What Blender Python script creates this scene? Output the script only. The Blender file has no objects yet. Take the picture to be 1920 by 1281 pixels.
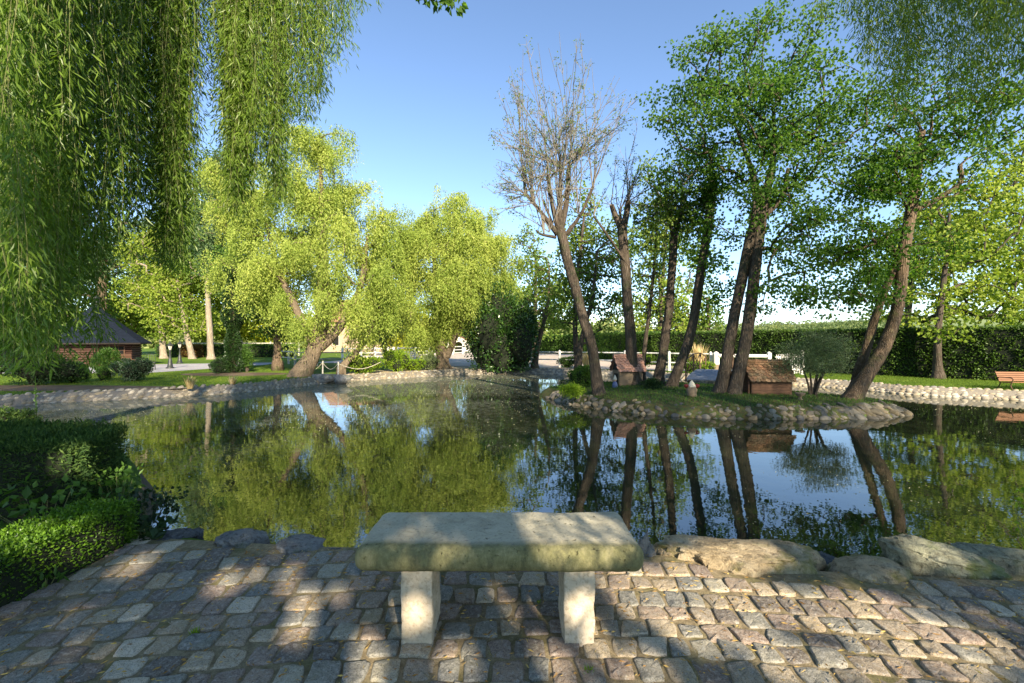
import bpy, bmesh, math, random
import numpy as np
from mathutils import Vector, noise as mnoise
from mathutils.geometry import tessellate_polygon

# ---------------------------------------------------------------- camera, sky, sun, exposure
scene = bpy.context.scene
COL = scene.collection
EYE = 1.6
FPX = 853.3
cam_d = bpy.data.cameras.new("camera"); cam_d.lens = 16.0; cam_d.sensor_width = 36.0
cam_d.clip_end = 3000.0; cam_d.clip_start = 0.05
cam = bpy.data.objects.new("camera", cam_d); COL.objects.link(cam)
cam.location = (0, 0, EYE); cam.rotation_euler = (math.radians(90), 0, 0)
scene.camera = cam
SUN_AZ = math.radians(20.0)      # to the right of straight behind the camera
SUN_EL = math.radians(27.0)
sun_dir = Vector((math.sin(SUN_AZ)*math.cos(SUN_EL), -math.cos(SUN_AZ)*math.cos(SUN_EL), math.sin(SUN_EL)))
world = bpy.data.worlds.new("World"); scene.world = world; world.use_nodes = True
wn = world.node_tree; wn.nodes.clear()
sky = wn.nodes.new("ShaderNodeTexSky"); sky.sky_type = 'NISHITA'; sky.sun_disc = False
sky.sun_elevation = SUN_EL; sky.sun_rotation = math.pi - SUN_AZ
sky.air_density = 0.85; sky.dust_density = 0.1; sky.ozone_density = 2.2
bg = wn.nodes.new("ShaderNodeBackground"); bg.inputs[1].default_value = 0.112
wo = wn.nodes.new("ShaderNodeOutputWorld")
wn.links.new(sky.outputs[0], bg.inputs[0]); wn.links.new(bg.outputs[0], wo.inputs[0])
sl = bpy.data.lights.new("sun", 'SUN'); sl.energy = 5.0; sl.angle = math.radians(0.53); sl.color = (1.0, 0.86, 0.66)
so = bpy.data.objects.new("sun", sl); COL.objects.link(so)
so.rotation_euler = (-sun_dir).to_track_quat('-Z', 'Y').to_euler(); so.location = (20, -30, 30)
scene.view_settings.view_transform = 'Standard'; scene.view_settings.look = 'None'
scene.view_settings.exposure = 1.45; scene.view_settings.gamma = 1.0
cy = scene.cycles
cy.max_bounces = 7; cy.diffuse_bounces = 3; cy.glossy_bounces = 3; cy.transmission_bounces = 4
cy.transparent_max_bounces = 4; cy.caustics_reflective = False; cy.caustics_refractive = False
cy.use_denoising = True
cy.sample_clamp_indirect = 6.0

# ---------------------------------------------------------------- helpers
def G(u, v, z=0.0):
    """ground point (at height z) seen at photo pixel u,v"""
    y = (EYE - z)*FPX/(v - 640.5)
    return ((u - 960)/FPX*y, y)
def P(u, v, y):
    """point at distance y seen at photo pixel u,v"""
    return np.array([(u - 960)/FPX*y, y, EYE - (v - 640.5)/FPX*y])
def tag(o, label=None, cat=None, group=None, kind=None):
    if label: o["label"] = label
    if cat: o["category"] = cat
    if group: o["group"] = group
    if kind: o["kind"] = kind
    return o
def thing(name, label, cat, loc=(0, 0, 0), group=None, rz=0):
    o = bpy.data.objects.new(name, None); COL.objects.link(o)
    o.empty_display_size = 0.1
    o.location = loc; o.rotation_euler = (0, 0, rz)
    return tag(o, label, cat, group)
class MB:
    """collects vertices and faces, builds ONE mesh object"""
    def __init__(s): s.V = []; s.F = []; s.R = []; s.n = 0
    def add(s, V, F, rnd=None):
        V = np.asarray(V, float).reshape(-1, 3)
        if not isinstance(F, list): F = [F]
        for f in F:
            f = np.asarray(f, np.int64)
            if f.ndim == 1: f = f[None, :]
            if len(f) == 0: continue
            s.F.append(f + s.n)
            if rnd is None: r = np.zeros(len(f))
            elif np.isscalar(rnd): r = np.full(len(f), rnd)
            else: r = np.asarray(rnd)
            s.R.append(r)
        s.V.append(V); s.n += len(V)
    def build(s, name, mat, parent=None, smooth=False, local=False):
        me = bpy.data.meshes.new(name)
        V = np.concatenate(s.V)
        if parent is not None and not local:
            V = V - np.array(parent.location)[None]
        me.vertices.add(len(V)); me.vertices.foreach_set("co", V.astype(np.float32).ravel())
        tot = np.concatenate([np.full(len(f), f.shape[1]) for f in s.F]).astype(np.int32)
        idx = np.concatenate([f.ravel() for f in s.F]).astype(np.int32)
        me.loops.add(len(idx)); me.loops.foreach_set("vertex_index", idx)
        me.polygons.add(len(tot))
        st = np.zeros(len(tot), np.int32); st[1:] = np.cumsum(tot)[:-1]
        me.polygons.foreach_set("loop_start", st)
        me.polygons.foreach_set("loop_total", tot)
        me.polygons.foreach_set("use_smooth", np.full(len(tot), smooth, bool))
        a = me.attributes.new("rnd", 'FLOAT', 'FACE'); a.data.foreach_set("value", np.concatenate(s.R).astype(np.float32))
        me.update(calc_edges=True); me.validate(verbose=False)
        o = bpy.data.objects.new(name, me); COL.objects.link(o)
        if mat: me.materials.append(mat)
        if parent is not None: o.parent = parent
        return o
BOXF = np.array([[0,1,3,2],[4,6,7,5],[0,4,5,1],[2,3,7,6],[0,2,6,4],[1,5,7,3]])
def box(mb, c, s, rz=0, rnd=None, tilt=0):
    v = np.array([[x, y, z] for x in (-.5, .5) for y in (-.5, .5) for z in (-.5, .5)])*np.array(s)
    if tilt:
        ct, st = math.cos(tilt), math.sin(tilt)
        v = np.stack([v[:,0], v[:,1]*ct - v[:,2]*st, v[:,1]*st + v[:,2]*ct], 1)
    cr, sr = math.cos(rz), math.sin(rz)
    v = np.stack([v[:,0]*cr - v[:,1]*sr, v[:,0]*sr + v[:,1]*cr, v[:,2]], 1) + np.array(c)
    mb.add(v, BOXF, rnd)
def bar(mb, a, b, w, h=None, rnd=None):
    """square bar from a to b"""
    tube(mb, [a, b], [w*.7071, w*.7071], 4, cap=True, rnd=rnd, rot=math.pi/4)
def tube(mb, pts, rad, k=8, cap=False, rnd=None, rot=0.0, wob=0, rng=None):
    pts = np.asarray(pts, float); n = len(pts)
    rad = np.broadcast_to(np.asarray(rad, float), (n,))
    t = np.gradient(pts, axis=0); t /= np.linalg.norm(t, axis=1)[:, None] + 1e-9
    ref = np.array([0, 0, 1.0]) if abs(t[0][2]) < 0.7 else np.array([1.0, 0, 0])
    a = np.cross(t, ref); a /= np.linalg.norm(a, axis=1)[:, None] + 1e-9
    b = np.cross(t, a)
    th = np.linspace(0, 2*np.pi, k, endpoint=False) + rot
    rr = rad[:, None]*np.ones((n, k))
    if wob and rng is not None:
        ph = rng.uniform(0, 6.28, 4)
        rr = rr*(1 + wob*(np.sin(3*th[None] + ph[0] + np.arange(n)[:, None]*.4) + .6*np.sin(5*th[None] + ph[1] + np.arange(n)[:, None]*.23)) + rng.normal(0, wob*.35, (n, k)))
    V = pts[:, None, :] + rr[:, :, None]*(np.cos(th)[None, :, None]*a[:, None, :] + np.sin(th)[None, :, None]*b[:, None, :])
    i = np.arange(n-1)[:, None]*k; j = np.arange(k)[None, :]; j2 = (j+1) % k
    Fq = np.stack([i+j, i+j2, i+k+j2, i+k+j], -1).reshape(-1, 4)
    F = [Fq]
    if cap: F += [np.arange(k)[None, ::-1], (np.arange(k) + (n-1)*k)[None]]
    mb.add(V.reshape(-1, 3), F, rnd)
def lathe(mb, prof, c, k=16, rnd=None):
    prof = np.asarray(prof, float); n = len(prof)
    th = np.linspace(0, 2*np.pi, k, endpoint=False)
    V = np.stack([prof[:, None, 0]*np.cos(th), prof[:, None, 0]*np.sin(th), prof[:, None, 1]*np.ones(k)], -1) + np.array(c)
    i = np.arange(n-1)[:, None]*k; j = np.arange(k)[None, :]; j2 = (j+1) % k
    mb.add(V.reshape(-1, 3), [np.stack([i+j, i+j2, i+k+j2, i+k+j], -1).reshape(-1, 4), np.arange(k)[None, ::-1], (np.arange(k)+(n-1)*k)[None]], rnd)
def spline(pts, n):
    """Catmull-Rom through pts (any width), n samples"""
    p = np.asarray(pts, float)
    if len(p) == 2: 
        t = np.linspace(0, 1, n)[:, None]; return p[0]*(1-t) + p[1]*t
    q = np.vstack([2*p[0]-p[1], p, 2*p[-1]-p[-2]])
    out = []
    for t in np.linspace(0, len(p)-1-1e-6, n):
        i = int(t); f = t - i
        a, b, c, d = q[i], q[i+1], q[i+2], q[i+3]
        out.append(.5*((2*b) + (c-a)*f + (2*a-5*b+4*c-d)*f*f + (3*b-a-3*c+d)*f**3))
    return np.array(out)
def unit(v): return v/(np.linalg.norm(v, axis=-1, keepdims=True) + 1e-9)
def rdir(rng, n): return unit(rng.normal(size=(n, 3)))
def leaves(mb, p, d, L, W, rng, fold=.25, rnd=None, side=None):
    """kite shaped leaves at points p pointing along d"""
    p = np.asarray(p, float); n = len(p)
    if n == 0: return
    d = unit(d)
    if side is None: side = rdir(rng, n)
    s = unit(np.cross(d, side)); nn = np.cross(d, s)
    L = np.broadcast_to(L, (n,))[:, None]; W = np.broadcast_to(W, (n,))[:, None]
    V = np.stack([p, p + d*L*.42 + s*W*.5 + nn*W*fold, p + d*L, p + d*L*.42 - s*W*.5 + nn*W*fold], 1)
    F = np.arange(n*4).reshape(n, 4)
    mb.add(V.reshape(-1, 3), F, rng.random(n) if rnd is None else rnd)
def ico(sub):
    bm = bmesh.new(); bmesh.ops.create_icosphere(bm, subdivisions=sub, radius=1)
    V = np.array([v.co[:] for v in bm.verts]); F = np.array([[v.index for v in f.verts] for f in bm.faces]); bm.free()
    return V, F
ICO = {i: ico(i) for i in (1, 2, 3, 4, 5)}
def vnoise(V, sc, seed=0, octv=3):
    o = Vector((seed*7.13, seed*3.71, seed*1.93))
    return np.array([mnoise.fractal(Vector(v)*sc + o, 1.0, 2.0, octv, noise_basis='PERLIN_ORIGINAL') for v in V])

# ---------------------------------------------------------------- materials
class NT:
    def __init__(s, name):
        s.m = bpy.data.materials.new(name); s.m.use_nodes = True; s.t = s.m.node_tree; s.t.nodes.clear()
        s.out = s.n("ShaderNodeOutputMaterial")
    def n(s, typ, **kw):
        nd = s.t.nodes.new(typ)
        for k, v in kw.items(): setattr(nd, k, v)
        return nd
    def l(s, a, b): s.t.links.new(a, b)
    def coord(s, kind="Object"): return s.n("ShaderNodeTexCoord").outputs[kind]
    def noise(s, scale, detail=4, vec=None, rough=.6, dist=0):
        nd = s.n("ShaderNodeTexNoise"); nd.inputs["Scale"].default_value = scale; nd.inputs["Detail"].default_value = detail
        nd.inputs["Roughness"].default_value = rough; nd.inputs["Distortion"].default_value = dist
        if vec is not None: s.l(vec, nd.inputs["Vector"])
        return nd.outputs["Fac"]
    def ramp(s, fac, stops, interp='LINEAR'):
        nd = s.n("ShaderNodeValToRGB"); nd.color_ramp.interpolation = interp
        e = nd.color_ramp.elements
        while len(e) < len(stops): e.new(.5)
        for i, (p, c) in enumerate(stops):
            e[i].position = p; e[i].color = (c[0], c[1], c[2], 1) if not np.isscalar(c) else (c, c, c, 1)
        s.l(fac, nd.inputs[0]); return nd.outputs[0]
    def mix(s, fac, a, b, mode='MIX'):
        nd = s.n("ShaderNodeMix", data_type='RGBA', blend_type=mode)
        for sock, val in ((nd.inputs[0], fac), (nd.inputs[6], a), (nd.inputs[7], b)):
            if isinstance(val, bpy.types.NodeSocket): s.l(val, sock)
            elif np.isscalar(val): sock.default_value = val
            else: sock.default_value = (*val, 1)
        return nd.outputs[2]
    def math(s, op, a, b=0.0):
        nd = s.n("ShaderNodeMath", operation=op)
        for sock, val in ((nd.inputs[0], a), (nd.inputs[1], b)):
            if isinstance(val, bpy.types.NodeSocket): s.l(val, sock)
            else: sock.default_value = val
        return nd.outputs[0]
    def attr(s, name="rnd"): return s.n("ShaderNodeAttribute", attribute_name=name).outputs["Fac"]
    def bump(s, h, strength=.5, dist=.02, normal=None):
        nd = s.n("ShaderNodeBump"); nd.inputs["Strength"].default_value = strength; nd.inputs["Distance"].default_value = dist
        s.l(h, nd.inputs["Height"])
        if normal is not None: s.l(normal, nd.inputs["Normal"])
        return nd.outputs[0]
    def mapping(s, vec, scale=(1, 1, 1), rot=(0, 0, 0)):
        nd = s.n("ShaderNodeMapping"); nd.inputs["Scale"].default_value = scale; nd.inputs["Rotation"].default_value = rot
        s.l(vec, nd.inputs["Vector"]); return nd.outputs[0]
    def bsdf(s, color, rough=.8, normal=None, spec=.3, metal=0):
        b = s.n("ShaderNodeBsdfPrincipled")
        if isinstance(color, bpy.types.NodeSocket): s.l(color, b.inputs["Base Color"])
        else: b.inputs["Base Color"].default_value = (*color, 1)
        if isinstance(rough, bpy.types.NodeSocket): s.l(rough, b.inputs["Roughness"])
        else: b.inputs["Roughness"].default_value = rough
        b.inputs["Specular IOR Level"].default_value = spec; b.inputs["Metallic"].default_value = metal
        if normal is not None: s.l(normal, b.inputs["Normal"])
        return b.outputs[0]
    def done(s, sh): s.l(sh, s.out.inputs[0]); return s.m
def leaf_mat(name, c0, c1, c2, trans=.4, rough=.45, spec=.35, clump=.6):
    t = NT(name); r = t.attr()
    col = t.ramp(r, [(0, c0), (.5, c1), (1, c2)])
    if clump:   # slow drift of leaf colour between sprays
        nz = t.noise(clump, 2, t.coord())
        col = t.mix(t.ramp(nz, [(.35, 0), (.7, 1)]), t.mix(1.0, col, (.62, .72, .6), 'MULTIPLY'), col)
    b = t.bsdf(col, rough, spec=spec)
    tr = t.n("ShaderNodeBsdfTranslucent"); t.l(t.mix(1.0, col, (1.25, 1.3, .55), 'MULTIPLY'), tr.inputs[0])
    mx = t.n("ShaderNodeMixShader"); mx.inputs[0].default_value = trans
    t.l(b, mx.inputs[1]); t.l(tr.outputs[0], mx.inputs[2])
    return t.done(mx.outputs[0])
def bark_mat(name, c0, c1, moss=None, mossamt=.5, scale=1.0, strength=.9):
    t = NT(name); co = t.coord()
    mp = t.mapping(co, (11*scale, 11*scale, 1.5*scale))
    n1 = t.noise(1.6, 8, mp, .7, .8); n2 = t.noise(2.2*scale, 5, co)
    v = t.n("ShaderNodeTexVoronoi", feature='DISTANCE_TO_EDGE'); v.inputs["Scale"].default_value = 2.3
    dm = t.n("ShaderNodeVectorMath", operation='ADD'); t.l(mp, dm.inputs[0]); nn_ = t.n("ShaderNodeTexNoise"); nn_.inputs['Scale'].default_value = 1.1; nn_.inputs['Detail'].default_value = 5; t.l(mp, nn_.inputs['Vector']); t.l(nn_.outputs['Color'], dm.inputs[1])
    t.l(dm.outputs[0], v.inputs["Vector"])
    crack = t.ramp(v.outputs[0], [(0, .25), (.3, 1)])
    col = t.ramp(n1, [(.3, c0), (.7, c1)])
    col = t.mix(crack, t.mix(1.0, col, (.45, .42, .4), 'MULTIPLY'), col)
    if moss is not None:
        col = t.mix(t.ramp(n2, [(1-mossamt-.08, 0), (1-mossamt+.12, .85)]), col, moss)
    h = t.math('ADD', t.math('MULTIPLY', n1, .7), crack)
    return t.done(t.bsdf(col, .92, t.bump(h, strength, .03), .15))
def simple_mat(name, c, rough=.7, nscale=8, var=.25, bump=.2, spec=.3, metal=0, c2=None, stretch=None):
    t = NT(name); co = t.coord()
    if stretch: co = t.mapping(co, stretch)
    n1 = t.noise(nscale, 6, co)
    c2 = c2 or tuple(x*(1-var) for x in c)
    col = t.ramp(n1, [(.3, c2), (.7, c)])
    return t.done(t.bsdf(col, rough, t.bump(n1, bump, .01), spec, metal))

M = {}
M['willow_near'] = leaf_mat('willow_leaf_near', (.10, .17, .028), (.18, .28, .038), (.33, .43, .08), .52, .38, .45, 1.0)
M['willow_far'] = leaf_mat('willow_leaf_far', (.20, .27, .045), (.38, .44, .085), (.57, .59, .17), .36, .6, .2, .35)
M['silver_leaf'] = leaf_mat('silver_willow_leaf', (.20, .26, .10), (.30, .35, .16), (.40, .44, .24), .4, .6, .2, .4)
M['maple'] = leaf_mat('maple_leaf', (.055, .12, .018), (.10, .20, .026), (.19, .31, .045), .58, .5, .25, .8)
M['poplar'] = leaf_mat('light_leaf', (.10, .17, .03), (.18, .26, .045), (.28, .34, .07), .45, .55, .2, .4)
M['lime'] = leaf_mat('lime_leaf', (.15, .22, .025), (.26, .33, .04), (.40, .44, .08), .45, .6, .2, .3)
M['golden'] = leaf_mat('golden_leaf', (.32, .36, .02), (.46, .46, .03), (.58, .55, .06), .45, .6, .2, .3)
M['blue_leaf'] = leaf_mat('bluegreen_leaf', (.06, .11, .05), (.11, .18, .08), (.20, .27, .12), .4, .6, .2, .4)
M['laurel'] = leaf_mat('laurel_leaf', (.018, .05, .012), (.04, .10, .02), (.10, .18, .03), .25, .3, .5, .6)
M['shrub'] = leaf_mat('shrub_leaf', (.05, .11, .02), (.09, .18, .03), (.16, .27, .05), .4, .5, .3, 1.0)
M['bright_shrub'] = leaf_mat('bright_shrub_leaf', (.14, .25, .02), (.24, .36, .03), (.36, .46, .05), .45, .5, .2, .8)
M['darkshrub'] = leaf_mat('dark_shrub_leaf', (.015, .035, .012), (.03, .065, .02), (.06, .11, .03), .3, .5, .3, 1.0)
M['rhodo'] = leaf_mat('rhododendron_leaf', (.03, .07, .03), (.07, .12, .05), (.20, .24, .17), .3, .4, .4, 1.0)
M['box'] = leaf_mat('boxwood_leaf', (.06, .13, .012), (.11, .22, .016), (.19, .33, .03), .4, .4, .35, 3.0)
M['thuja'] = leaf_mat('thuja_leaf', (.03, .07, .018), (.065, .12, .03), (.14, .21, .05), .3, .6, .2, 2.0)
M['hedge'] = leaf_mat('hedge_leaf', (.045, .085, .016), (.085, .15, .025), (.15, .24, .04), .3, .45, .3, .7)
M['olive'] = leaf_mat('olive_leaf', (.09, .14, .07), (.15, .20, .10), (.23, .29, .16), .3, .5, .3, 1.0)
M['ivy'] = leaf_mat('ivy_leaf', (.012, .03, .01), (.025, .055, .015), (.06, .11, .03), .2, .35, .4, 1.0)
M['red_leaf'] = leaf_mat('reddish_leaf', (.14, .05, .025), (.22, .10, .04), (.24, .22, .06), .35, .5, .3, 1.0)
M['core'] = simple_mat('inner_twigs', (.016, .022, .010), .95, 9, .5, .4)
M['pampas'] = leaf_mat('dry_grass', (.45, .33, .15), (.62, .48, .25), (.75, .62, .38), .3, .8, .1, 0)
M['grass'] = leaf_mat('grass_blade', (.08, .14, .012), (.14, .21, .02), (.23, .29, .04), .4, .6, .2, .5)
M['litter'] = leaf_mat('dry_leaf', (.22, .11, .03), (.38, .24, .08), (.55, .42, .14), .25, .7, .2, 0)
M['bark_dark'] = bark_mat('bark_island', (.075, .06, .045), (.16, .13, .10), (.055, .075, .028), .38)
M['bark_brown'] = bark_mat('bark_brown', (.11, .08, .055), (.25, .185, .125), (.09, .11, .035), .4)
M['bark_willow'] = bark_mat('bark_willow', (.15, .12, .08), (.32, .25, .17), (.13, .15, .05), .35)
M['bark_pale'] = bark_mat('bark_pale', (.28, .23, .165), (.48, .41, .30), (.24, .25, .10), .25, .6)
M['twig'] = simple_mat('twig', (.19, .17, .135), .85, 5, .4, .3)
M['twig_green'] = simple_mat('young_shoot', (.20, .21, .08), .7, 5, .4, .2)
# ---------------------------------------------------------------- setting materials
def m_ground():
    t = NT('lawn_ground'); co = t.coord()
    a = t.noise(.35, 5, co); b = t.noise(60, 3, co)
    col = t.ramp(a, [(.3, (.075, .14, .015)), (.55, (.12, .20, .022)), (.75, (.21, .25, .045))])
    col = t.mix(t.ramp(b, [(.35, .55), (.65, 0)]), col, (.05, .08, .015))
    return t.done(t.bsdf(col, .95, t.bump(b, .8, .03), .1))
def m_gravel(name, c0, c1, c2=None):
    t = NT(name); co = t.coord()
    a = t.noise(.5, 4, co); v = t.n("ShaderNodeTexVoronoi"); v.inputs["Scale"].default_value = 22; t.l(co, v.inputs["Vector"])
    col = t.ramp(a, [(.35, c0), (.65, c1)])
    col = t.mix(.35, col, t.mix(1.0, col, v.outputs["Color"], 'MULTIPLY'))
    return t.done(t.bsdf(col, .95, t.bump(v.outputs[0], .6, .01), .1))
def m_sandjoint():
    t = NT('joint_sand'); co = t.coord()
    a = t.noise(3.2, 5, co); b = t.noise(140, 3, co); c = t.noise(26, 4, co)
    col = t.ramp(c, [(.3, (.17, .135, .08)), (.7, (.38, .31, .19))])
    col = t.mix(t.ramp(a, [(.50, 0), (.66, .6)]), col, (.13, .135, .04))
    col = t.mix(t.ramp(b, [(.4, .4), (.6, 0)]), col, (.07, .055, .03))
    return t.done(t.bsdf(col, .97, t.bump(b, .7, .006), .1))
def m_sett():
    t = NT('granite_sett'); co = t.coord(); r = t.attr()
    base = t.ramp(r, [(0, (.225, .235, .235)), (.14, (.28, .24, .215)), (.3, (.15, .14, .14)), (.42, (.37, .335, .28)), (.52, (.24, .205, .195)),
                      (.63, (.32, .32, .29)), (.72, (.19, .205, .215)), (.80, (.34, .30, .24)), (.88, (.27, .245, .215)), (.95, (.45, .43, .39))], 'CONSTANT')
    base = t.mix(1.0, base, (1.30, 1.17, .95), 'MULTIPLY')
    g = t.noise(170, 3, co, .7); g2 = t.noise(45, 5, co, .75); g3 = t.noise(6, 4, co)
    col = t.mix(t.ramp(g, [(.38, .9), (.5, 0)]), base, t.mix(1.0, base, (.3, .3, .32), 'MULTIPLY'))
    col = t.mix(t.ramp(g2, [(.5, 0), (.66, .75)]), col, t.mix(.6, base, (.55, .53, .48)))
    col = t.mix(t.ramp(g2, [(.28, .6), (.42, 0)]), col, t.mix(1.0, base, (.4, .38, .38), 'MULTIPLY'))
    col = t.mix(t.ramp(g3, [(.55, 0), (.75, .35)]), col, (.22, .20, .10))
    h = t.math('ADD', t.math('MULTIPLY', g, .35), g2)
    return t.done(t.bsdf(col, .8, t.bump(h, 1.0, .010), .25))
def m_rock(name, c0, c1, c2, moss=None, mossat=.6, sc=1.0):
    t = NT(name); co = t.coord(); r = t.attr()
    a = t.noise(2.2*sc, 8, co, .65, .5); b = t.noise(24*sc, 6, co, .7); c = t.noise(110*sc, 2, co)
    col = t.ramp(a, [(.3, c0), (.5, c1), (.7, c2)])
    col = t.mix(t.ramp(b, [(.34, .85), (.5, 0)]), col, t.mix(1.0, col, (.35, .32, .3), 'MULTIPLY'))
    col = t.mix(t.ramp(c, [(.38, .4), (.5, 0)]), col, t.mix(1.0, col, (.5, .5, .5), 'MULTIPLY'))
    if moss:
        m2 = t.noise(4*sc, 5, co)
        col = t.mix(t.ramp(m2, [(mossat-.06, 0), (mossat+.08, .8)]), col, moss)
    h = t.math('ADD', t.math('ADD', a, t.math('MULTIPLY', b, .7)), t.math('MULTIPLY', c, .25))
    return t.done(t.bsdf(col, .9, t.bump(h, 1.0, .035), .2))
def m_cobble(name, lit_tone=0):
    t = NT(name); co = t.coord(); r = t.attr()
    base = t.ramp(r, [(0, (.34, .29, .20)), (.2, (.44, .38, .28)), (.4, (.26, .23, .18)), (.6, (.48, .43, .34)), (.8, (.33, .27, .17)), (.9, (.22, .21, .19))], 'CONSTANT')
    base = t.mix(1.0, base, (lit_tone, lit_tone, lit_tone), 'MULTIPLY')  # scales the stone colour to stand for sunlit or shaded cobbles
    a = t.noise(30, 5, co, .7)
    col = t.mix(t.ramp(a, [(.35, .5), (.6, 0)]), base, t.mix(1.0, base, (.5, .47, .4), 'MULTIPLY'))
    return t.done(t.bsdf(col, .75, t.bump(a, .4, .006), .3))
def m_water():
    t = NT('pond_surface'); co = t.coord()
    sep = t.n("ShaderNodeSeparateXYZ"); t.l(co, sep.inputs[0])
    x, y = sep.outputs[0], sep.outputs[1]
    mp = t.mapping(co, (1.0, 1.0, 1.0))
    r1 = t.noise(2.6, 3, mp, .5); r2 = t.noise(11, 2, mp, .5)
    h = t.math('ADD', t.math('MULTIPLY', r1, 1.0), t.math('MULTIPLY', r2, .22))
    nb = t.bump(h, .03, .05)
    # pollen film drifting on the surface
    big = t.noise(.16, 3, co, .55, .6); fine = t.noise(9, 7, t.mapping(co, (.7, 1.6, 1)), .75, .4); grit = t.noise(34, 4, co, .7)
    # denser on the far left side
    d = t.math('ADD', t.math('MULTIPLY', x, -.022), t.math('MULTIPLY', y, .018))     # -> ~0.55 far left, ~0 near right
    gate = t.math('ADD', t.math('ADD', t.math('MULTIPLY', big, .55), t.math('MULTIPLY', fine, .9)), t.math('MULTIPLY', d, .62))
    film = t.ramp(gate, [(.88, 0), (1.06, 1)])
    film = t.math('MULTIPLY', film, t.ramp(grit, [(.38, .25), (.6, 1)]))
    v = t.n("ShaderNodeTexVoronoi"); v.inputs["Scale"].default_value = 8.0; v.inputs["Randomness"].default_value = 1
    t.l(co, v.inputs["Vector"])
    fle = t.ramp(v.outputs[0], [(.07, 1), (.10, 0)])
    fle = t.math('MULTIPLY', fle, t.ramp(t.noise(.5, 3, co), [(.40, 0), (.56, 1)]))
    mask = t.math('MAXIMUM', t.math('MULTIPLY', film, .6), t.math('MULTIPLY', fle, .8))
    murk = t.ramp(t.noise(.4, 3, co), [(.3, (.010, .014, .007)), (.7, (.024, .029, .014))])
    deep = t.bsdf(murk, .3, spec=0.0)
    gl = t.n("ShaderNodeBsdfGlossy"); gl.inputs["Color"].default_value = (.95, .97, .97, 1); gl.inputs["Roughness"].default_value = .012; t.l(nb, gl.inputs["Normal"])
    fr = t.n("ShaderNodeFresnel"); fr.inputs["IOR"].default_value = 2.35; t.l(nb, fr.inputs["Normal"])
    mx = t.n("ShaderNodeMixShader"); t.l(fr.outputs[0], mx.inputs[0]); t.l(deep, mx.inputs[1]); t.l(gl.outputs[0], mx.inputs[2])
    fb = t.bsdf((.17, .18, .13), .8, t.bump(grit, .3, .003), .2)
    m2 = t.n("ShaderNodeMixShader"); t.l(mask, m2.inputs[0]); t.l(mx.outputs[0], m2.inputs[1]); t.l(fb, m2.inputs[2])
    return t.done(m2.outputs[0])
M['ground'] = m_ground(); M['water'] = m_water(); M['sett'] = m_sett(); M['joint'] = m_sandjoint()
M['path'] = m_gravel('path_gravel', (.34, .33, .34), (.48, .46, .45))
M['arena'] = m_gravel('arena_sand', (.50, .42, .33), (.62, .55, .46))
M['banksand'] = m_gravel('bank_earth', (.42, .33, .20), (.58, .48, .31))
M['soil'] = m_gravel('bed_soil', (.10, .075, .05), (.20, .15, .10))
M['islandsoil'] = m_gravel('island_soil', (.07, .07, .03), (.13, .14, .05))
M['mortar'] = simple_mat('mortar', (.10, .085, .06), .95, 14, .5, .5)
M['cobble'] = m_cobble('bank_cobble', 1.05); M['cobble_shaded'] = m_cobble('shaded_bank_cobble', .8); M['cobble_dark'] = m_cobble('shaded_island_cobble', .52)  # shade put into the colour: left and far banks duller, island darkest
M['rock_tan'] = m_rock('tan_boulder', (.20, .155, .09), (.40, .32, .20), (.52, .46, .34), (.15, .15, .04), .58)
M['rock_grey'] = m_rock('grey_boulder', (.10, .10, .10), (.22, .22, .21), (.36, .35, .32), (.10, .12, .05), .62)
M['rock_dark'] = m_rock('dark_boulder', (.05, .055, .06), (.11, .115, .12), (.20, .20, .20))
M['rock_green'] = m_rock('greenish_boulder', (.14, .14, .10), (.27, .27, .19), (.40, .39, .30), (.13, .16, .05), .55)

# ---------------------------------------------------------------- ground, pond, banks
WZ = -0.25
left_top = [G(u, v) for u, v in [(0, 745), (100, 738), (250, 733), (350, 728), (450, 722), (530, 715), (590, 709)]]
far_top = [G(u, v) for u, v in [(650, 704), (720, 701), (780, 698), (850, 695), (920, 693), (1000, 693), (1080, 694)]]
right_top = [G(u, v) for u, v in [(1080, 694), (1200, 698), (1275, 702), (1340, 705), (1420, 708), (1500, 711), (1600, 717), (1700, 725), (1800, 730), (1920, 735)]] + [(18.5, 12.6), (20.5, 10)]
near = [(20.5, 6.5), (17, 4.2), (12, 3.2), (8, 3.0), (5, 2.95), (3.9, 3.02), (3.1, 3.06), (2.5, 3.13), (1.7, 3.22), (1.05, 3.42), (.6, 3.5), (-.6, 3.5), (-1.5, 3.55), (-2.4, 3.65), (-2.95, 3.85), (-3.35, 4.1), (-3.75, 4.5)]
wild = [(-4.1, 5.05), (-4.9, 5.9), (-6.6, 7.3), (-9.5, 8.4), (-13, 9.6), (-17, 10.4), (-18.5, 12.0), (-17.0, 13.0)]
pond = wild + left_top + far_top + right_top[1:] + near
pond = [tuple(p) for p in spline(np.array(pond + [pond[0]]), 260)[:-1]]

def sheet(name, rings, z, mat, kind='structure'):
    loops = [[Vector((x, y, 0)) for x, y in r] for r in rings]
    tris = tessellate_polygon(loops)
    V = np.array([(x, y, z) for r in rings for x, y in r])
    T = []
    for a, b, c in tris:
        p, q, r = V[a], V[b], V[c]
        cr = (q[0]-p[0])*(r[1]-p[1]) - (q[1]-p[1])*(r[0]-p[0])
        T.append((a, b, c) if cr > 0 else (a, c, b))
    mb = MB(); mb.add(V, np.array(T))
    return tag(mb.build(name, mat), kind=kind)
outer = [(-1400, -300), (1400, -300), (1400, 1600), (-1400, 1600)]
sheet('ground', [outer, pond], 0.0, M['ground'])
big = [(-26, 1), (26, 1), (26, 32), (-26, 32)]
sheet('pond_water', [big], WZ, M['water'])
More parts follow.
